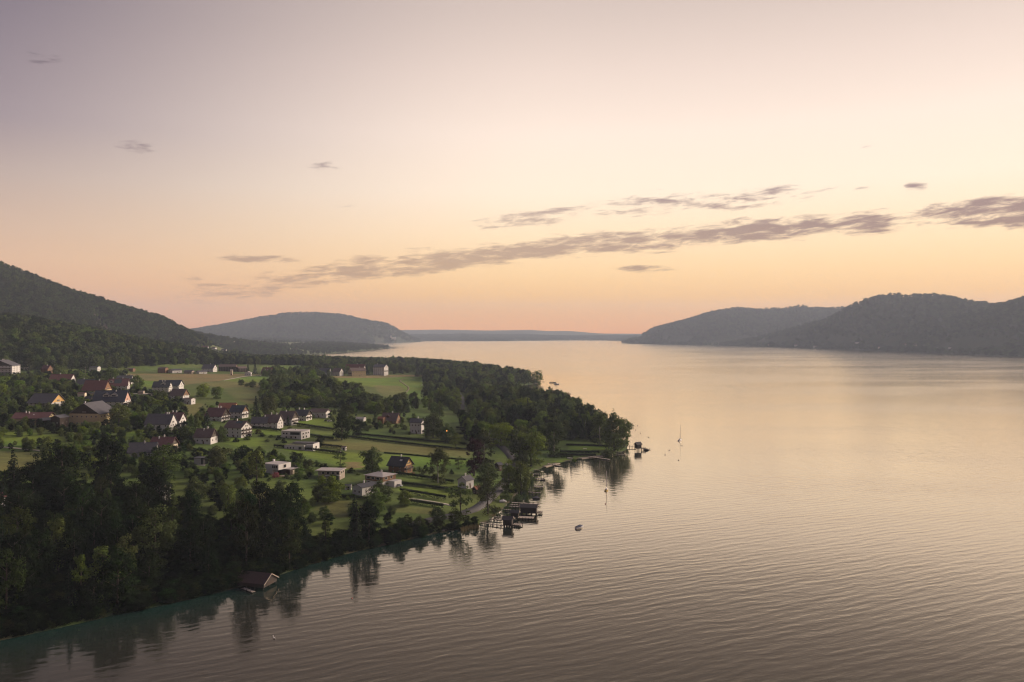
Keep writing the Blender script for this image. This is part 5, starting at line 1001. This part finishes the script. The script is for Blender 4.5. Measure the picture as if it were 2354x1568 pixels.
grove(['broad', 'birch', 'round', 'bank'], [(398, 404), (412, 400), (440, 403), (452, 410), (456, 420), (440, 422), (428, 412), (408, 412)], 12, 14, 19, lambda x, y, k_, h: sz(h)+' '+KW[k_]+' tree in the meadow belt '+('near the meadow path' if where(x, y)[0] < 418 else 'above the hipped roof house' if where(x, y)[0] < 438 else 'beside the upper road'), 'meadow belt trees', 14, 1.0)
grove(['broad', 'bank', 'wood', 'birch', 'spruce', 'broad'], None, 12.5, 17, 25, prom_label, 'trees of the promontory wood', 60, 1.0, world=W2([(617, 444), (600, 442), (570, 441.5), (548, 440), (530, 434), (516, 428), (500, 418), (484, 409), (474, 402)])+[(-50, 1150), (12, 1150), (34, 1150), (62, 1090), (85, 970), (92, 840), (94, 770)])
def more_wood(world, spacing): return scatter(world, spacing)
print('trees as objects:', len(SITES))

# ------------------------------------------------------------------ woods nobody could count: instanced on points
def forest(name, label, pts, hs, wf, kinds, seed=1):
    """pts (n,2); one object; crowns of the trees above instanced on its points"""
    objs = [o for k in kinds for o in CROWN_OBJ.get(k, {}).values()]; n = len(pts); P = np.array(pts); z = np.concatenate([H(P[i:i+40000, 0], P[i:i+40000, 1]) for i in range(0, n, 40000)])
    me = bpy.data.meshes.new(name); me.vertices.add(n); me.vertices.foreach_set('co', np.c_[P, z-.4].astype(np.float32).ravel())
    s = np.asarray(hs)/20; w = s*wf*rng.uniform(.85, 1.2, n)
    a = me.attributes.new('scl', 'FLOAT_VECTOR', 'POINT'); a.data.foreach_set('vector', np.c_[w, w, s].astype(np.float32).ravel())
    a = me.attributes.new('rot', 'FLOAT_VECTOR', 'POINT'); a.data.foreach_set('vector', np.c_[rng.normal(0, .05, n), rng.normal(0, .05, n), rng.uniform(0, 6.28, n)].astype(np.float32).ravel())
    a = me.attributes.new('pick', 'INT', 'POINT'); a.data.foreach_set('value', rng.integers(0, len(objs), n).astype(np.int32))
    o = link(name, me); tag(o, label, None, None, 'stuff')
    ng = bpy.data.node_groups.new(name, 'GeometryNodeTree'); ng.interface.new_socket('Geometry', in_out='INPUT', socket_type='NodeSocketGeometry'); ng.interface.new_socket('Geometry', in_out='OUTPUT', socket_type='NodeSocketGeometry'); nd, lk = ng.nodes, ng.links
    gi, go, ip, jn = nd.new('NodeGroupInput'), nd.new('NodeGroupOutput'), nd.new('GeometryNodeInstanceOnPoints'), nd.new('GeometryNodeJoinGeometry')
    for ob in objs:
        oi = nd.new('GeometryNodeObjectInfo'); oi.inputs['Object'].default_value = ob; oi.inputs['As Instance'].default_value = True; oi.transform_space = 'ORIGINAL'; lk.new(oi.outputs['Geometry'], jn.inputs[0])
    def attr(nm, typ):
        k = nd.new('GeometryNodeInputNamedAttribute'); k.data_type = typ; k.inputs['Name'].default_value = nm; return k.outputs['Attribute']
    lk.new(gi.outputs[0], ip.inputs['Points']); lk.new(jn.outputs[0], ip.inputs['Instance']); ip.inputs['Pick Instance'].default_value = True
    lk.new(attr('pick', 'INT'), ip.inputs['Instance Index']); lk.new(attr('rot', 'FLOAT_VECTOR'), ip.inputs['Rotation']); lk.new(attr('scl', 'FLOAT_VECTOR'), ip.inputs['Scale']); lk.new(ip.outputs[0], go.inputs[0])
    md = o.modifiers.new('woods', 'NODES'); md.node_group = ng; return o
def keep_clear(pts, polys, grow=0):
    P = np.array(pts); k = np.ones(len(P), bool)
    for p in polys: k &= ~inside(P[:, 0], P[:, 1], p)
    return P[k]
def near_free(P, rad=0):
    if not len(P): return P
    k = np.ones(len(P), bool)
    for a, b_, r_ in BUILT+SITES: k &= (P[:, 0]-a)**2+(P[:, 1]-b_)**2 > (r_+rad)**2
    return P[k]
def on_road(P, w=7):
    k = np.ones(len(P), bool)
    for c in ROAD[::2]: k &= (P[:, 0]-c[0])**2+(P[:, 1]-c[1])**2 > w*w
    return P[k]
FPOLY = [p for _, p in WPOLY]
ALLF = lambda pts: keep_clear(pts, FPOLY)
# understorey of the bank
P = near_free(np.array(scatter(wpoly([(-50, 492), (0, 488), (120, 490), (200, 523), (300, 541), (400, 533), (428, 530), (428, 533.3), (395, 542), (350, 552), (305, 565), (275, 576), (244, 585), (205, 594), (165, 604), (110, 615), (60, 627), (0, 639), (-50, 649)]), 3.6, avoid=False)), -3.5)
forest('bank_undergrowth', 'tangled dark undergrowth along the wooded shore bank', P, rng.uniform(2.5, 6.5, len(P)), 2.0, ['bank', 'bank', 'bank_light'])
S = resample([px(*q) for q in shore_px[:14]], 2.2); Tn = np.gradient(S, axis=0); Tn /= np.linalg.norm(Tn, axis=1, keepdims=True); S = S+np.stack([-Tn[:, 1], Tn[:, 0]], 1)*rng.uniform(-.6, 4.5, (len(S), 1)); S = S[(S[:, 0]/S[:, 1]*F+CU < 478)]
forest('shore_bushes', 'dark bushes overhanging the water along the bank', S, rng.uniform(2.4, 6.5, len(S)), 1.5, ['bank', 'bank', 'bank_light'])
# rest of the promontory wood and the shore belt behind the meadow
prom = W2([(612, 444.5), (600, 443), (570, 442), (548, 441), (530, 435), (516, 429), (500, 419), (484, 410), (474, 403), (468, 395), (455, 389), (440, 386), (427, 383), (421, 378)])+[(-200, 1800), (-330, 2120), (-400, 2330), (-395, 2540), (-285, 2310), (-195, 2270), (-115, 2160), (-30, 1940), (22, 1750), (40, 1610), (36, 1560), (2, 1505), (-16, 1400), (-8, 1300), (14, 1212), (36, 1160), (66, 1100), (85, 970), (92, 838), (95, 770)]
P = on_road(near_free(ALLF(scatter(prom, 10.5, avoid=False)), .5)); forest('promontory_wood', 'dense mixed wood covering the promontory down to the lake', P, rng.uniform(8, 26, len(P)), 1.0, ['broad', 'broad', 'bank', 'wood', 'round', 'birch', 'poplar', 'spruce', 'bank_light'])
P = on_road(near_free(ALLF(scatter(W2([(470, 444), (500, 443), (530, 452), (545, 455), (556, 445), (540, 438), (516, 430), (500, 420), (484, 411), (474, 404), (455, 390), (440, 387), (425, 386), (428, 400), (450, 408), (462, 425)]), 10, avoid=False)), 1.0), 6)
forest('roadside_trees', 'mixed trees crowding both sides of the shore road', P, rng.uniform(8, 19, len(P)), 1.0, ['broad', 'round', 'bank', 'birch'])
P = near_free(ALLF(scatter(W2([(258, 398), (266, 386), (300, 380), (318, 383), (332, 389), (350, 396), (372, 401), (396, 408), (410, 413), (380, 415), (340, 408), (300, 408), (270, 408)]), 8.5, avoid=False)), -1.5)
forest('middle_wood_fill', 'leafy undergrowth and crowns filling the middle wood', P, rng.uniform(7, 15, len(P)), 1.15, ['broad', 'round', 'wood'])
# wood behind the stubble field up to the lake bay
P = scatter([hit(*p)[:2] for p in [(-60, 372), (0, 371.5), (60, 369.5), (130, 368.2), (200, 365), (240, 364.6), (256, 364.5)]]+[(-420, 1720), (-330, 1950), (-330, 2120), (-395, 2470), (-560, 2630), (-700, 2720), (-900, 2770), (-1200, 2900), (-1500, 2600), (-1500, 1500), (-1300, 1300)], 13.0, avoid=False)
P = near_free(ALLF(P), 2); P = P[(wob(P[:, 0], P[:, 1], .008) > -.42) | (P[:, 1] < 1500)]
forest('valley_edge_wood', 'dark broadleaf wood behind the stubble field', P, rng.uniform(13, 23, len(P))*np.interp(P[:, 1], [1600, 2300], [1, .62]), 1.15, ['wood', 'wood', 'broad', 'bank'])
# row of gardens trees behind the middle wood
P = scatter(W2([(262, 377), (320, 376.6), (345, 374.5), (330, 370), (300, 372), (265, 372)]), 13, avoid=False); P = near_free(ALLF(P), 2)
if len(P): forest('garden_belt', 'garden trees behind the middle wood', P, rng.uniform(9, 16, len(P)), 1.1, ['broad', 'round', 'wood'])
P = scatter(W2([(318, 374), (424, 373.5)])+[(-330, 2060), (-420, 2300), (-520, 2400), (-620, 2100)], 16, avoid=False); P = near_free(ALLF(P), 3)
forest('lakeside_belt', 'belt of trees behind the yellow inn along the bay', P, rng.uniform(13, 21, len(P)), 1.0, ['broad', 'wood', 'birch'])
# village greenery in between
P = near_free(ALLF(scatter(W2([(-10, 377), (80, 374), (128, 372.5), (128, 392), (172, 396), (200, 404), (205, 424), (195, 445), (180, 470), (130, 480), (-10, 482), (-20, 420)]), 8.6, avoid=False)), -1.6)
forest('village_greenery', 'low garden greenery filling the slope between the village houses', P, rng.uniform(3, 9.5, len(P)), 1.2, ['broad', 'round', 'bank'])
P = near_free(ALLF(scatter(W2([(196, 403), (260, 408), (300, 408), (340, 412), (400, 414), (440, 425), (475, 432), (478, 446), (420, 436), (360, 432), (330, 425), (270, 414), (200, 424)]), 13, avoid=False)), 1.0)
forest('garden_greenery', 'low garden greenery above the strip hedges', on_road(P), rng.uniform(2.5, 6.5, len(P))[:len(on_road(P))], 1.35, ['broad', 'round', 'bank'])
P = near_free(ALLF(scatter(W2([(180, 470), (200, 452), (260, 452), (300, 462), (330, 470), (345, 495), (365, 510), (395, 515), (390, 530), (340, 530), (250, 522), (200, 515)]), 8.8, avoid=False)), .2)
forest('slope_greenery', 'scrub and small trees on the slope above the bank wood', P, rng.uniform(2.5, 8.5, len(P)), 1.3, ['broad', 'bank', 'round'])
# hills
def hill_forest(name, label, x0, x1, y0, y1, sp, cond, hs, kinds, wf):
    X, Y = np.meshgrid(np.arange(x0, x1, sp), np.arange(y0, y1, sp)); x = X.ravel()+rng.uniform(-.45, .45, X.size)*sp; y = Y.ravel()+rng.uniform(-.45, .45, X.size)*sp
    fr = np.abs(x) < (y*.70+200); x, y = x[fr], y[fr]; z = np.concatenate([H(x[i:i+40000], y[i:i+40000]) for i in range(0, len(x), 40000)]); k = (z > .6) & cond(x, y, z); P = np.c_[x[k], y[k]]; P = ALLF(P) if len(P) else P
    forest(name, label, P, rng.uniform(hs[0], hs[1], len(P)), wf, kinds); return len(P)
n = [hill_forest('hillside_forest', 'dark beech forest on the near left hillside', -1750, -560, 1180, 2150, 11, lambda x, y, z: (ridge(x, y, RB, 480, 1.05) > 42), (16, 26), ['wood', 'wood', 'bank', 'broad'], 1.05),
     hill_forest('mountain_forest', 'hazy forest on the steep left mountain', -3300, -1000, 1800, 4200, 15, lambda x, y, z: (ridge(x, y, RA, 900, 1.1) > 40) & (ridge(x, y, RB, 480, 1.05) < 45) & ~inside(x, y, wpoly([(91, 312), (100, 316), (112, 332), (104, 336), (94, 324)])), (13, 25), ['wood'], 1.2),
     hill_forest('valley_trees', 'trees and groves dotted over the hazy valley floor', -3600, -780, 2900, 6600, 20, lambda x, y, z: ((wob(x, y, .0065)+.5*wob(y, x, .02) > .42) | ((x > -1150-.02*y) & (wob(x, y, .012) > -.2))) & (ridge(x, y, RA, 900, 1.1) < 60), (10, 21), ['wood'], 1.25),
     hill_forest('round_hill_forest', 'hazy forest covering the round hill beyond the valley', -5600, -1040, 6450, 9700, 30, lambda x, y, z: (z > 50) | (wob(x, y, .006) > 0), (16, 30), ['wood'], 1.9),
     hill_forest('right_hill_forest', 'hazy forest on the right hand hills above the lake', 1100, 4400, 3000, 9600, 25, lambda x, y, z: (z > 75) | (wob(x, y, .007) > .1) | (sdist(x, y, RIGHT) < 40), (16, 29), ['wood'], 1.6),
     hill_forest('far_shore_wood', 'low hazy woods along the far end of the lake', -2200, 2400, 9950, 12200, 48, lambda x, y, z: (wob(x, y, .004) > -.45), (18, 34), ['wood'], 2.6)]
print('forest points', n)
# reeds at the shore
def reeds():
    C = []
    for u, v in [(470+random.uniform(-9, 9), 0) for _ in range(500)]:
        vv = np.interp(u, [455, 462, 470, 481], [531, 529.2, 527.5, 525.5])+random.uniform(-.2, 2.2); p = wpt(u, vv); C.append((p.x, p.y, random.uniform(.7, 1.3)))
    mb = MB()
    for x, y, h in C: a = random.uniform(0, 3.14); dx, dy = .12*math.cos(a), .12*math.sin(a); lx, ly = random.uniform(-.3, .3), random.uniform(-.3, .3); mb.raw([(x-dx, y-dy, -.2), (x+dx, y+dy, -.2), (x+lx, y+ly, h*1.6)], [(0, 1, 2)])
    return tag(mb.build('reeds', mat('reed', (.17, .14, .06), .9, .3)), 'brown reeds standing in the shallow water by the front walkway', None, None, 'stuff')
reeds()

# ------------------------------------------------------------------ haze
hz = MB().box(-9400, 9400, -2300, 15150, -12, 640).build('haze', None); tag(hz, kind='stuff')
hm = bpy.data.materials.new('haze_air'); hm.use_nodes = True; t = hm.node_tree; t.nodes.clear(); pv = t.nodes.new('ShaderNodeVolumePrincipled'); pv.inputs['Color'].default_value = (.67, .79, 1.0, 1); pv.inputs['Density'].default_value = 6.2e-5; pv.inputs['Anisotropy'].default_value = .1
ou = t.nodes.new('ShaderNodeOutputMaterial'); t.links.new(pv.outputs[0], ou.inputs['Volume']); hz.data.materials.append(hm); hm.cycles.homogeneous_volume = True
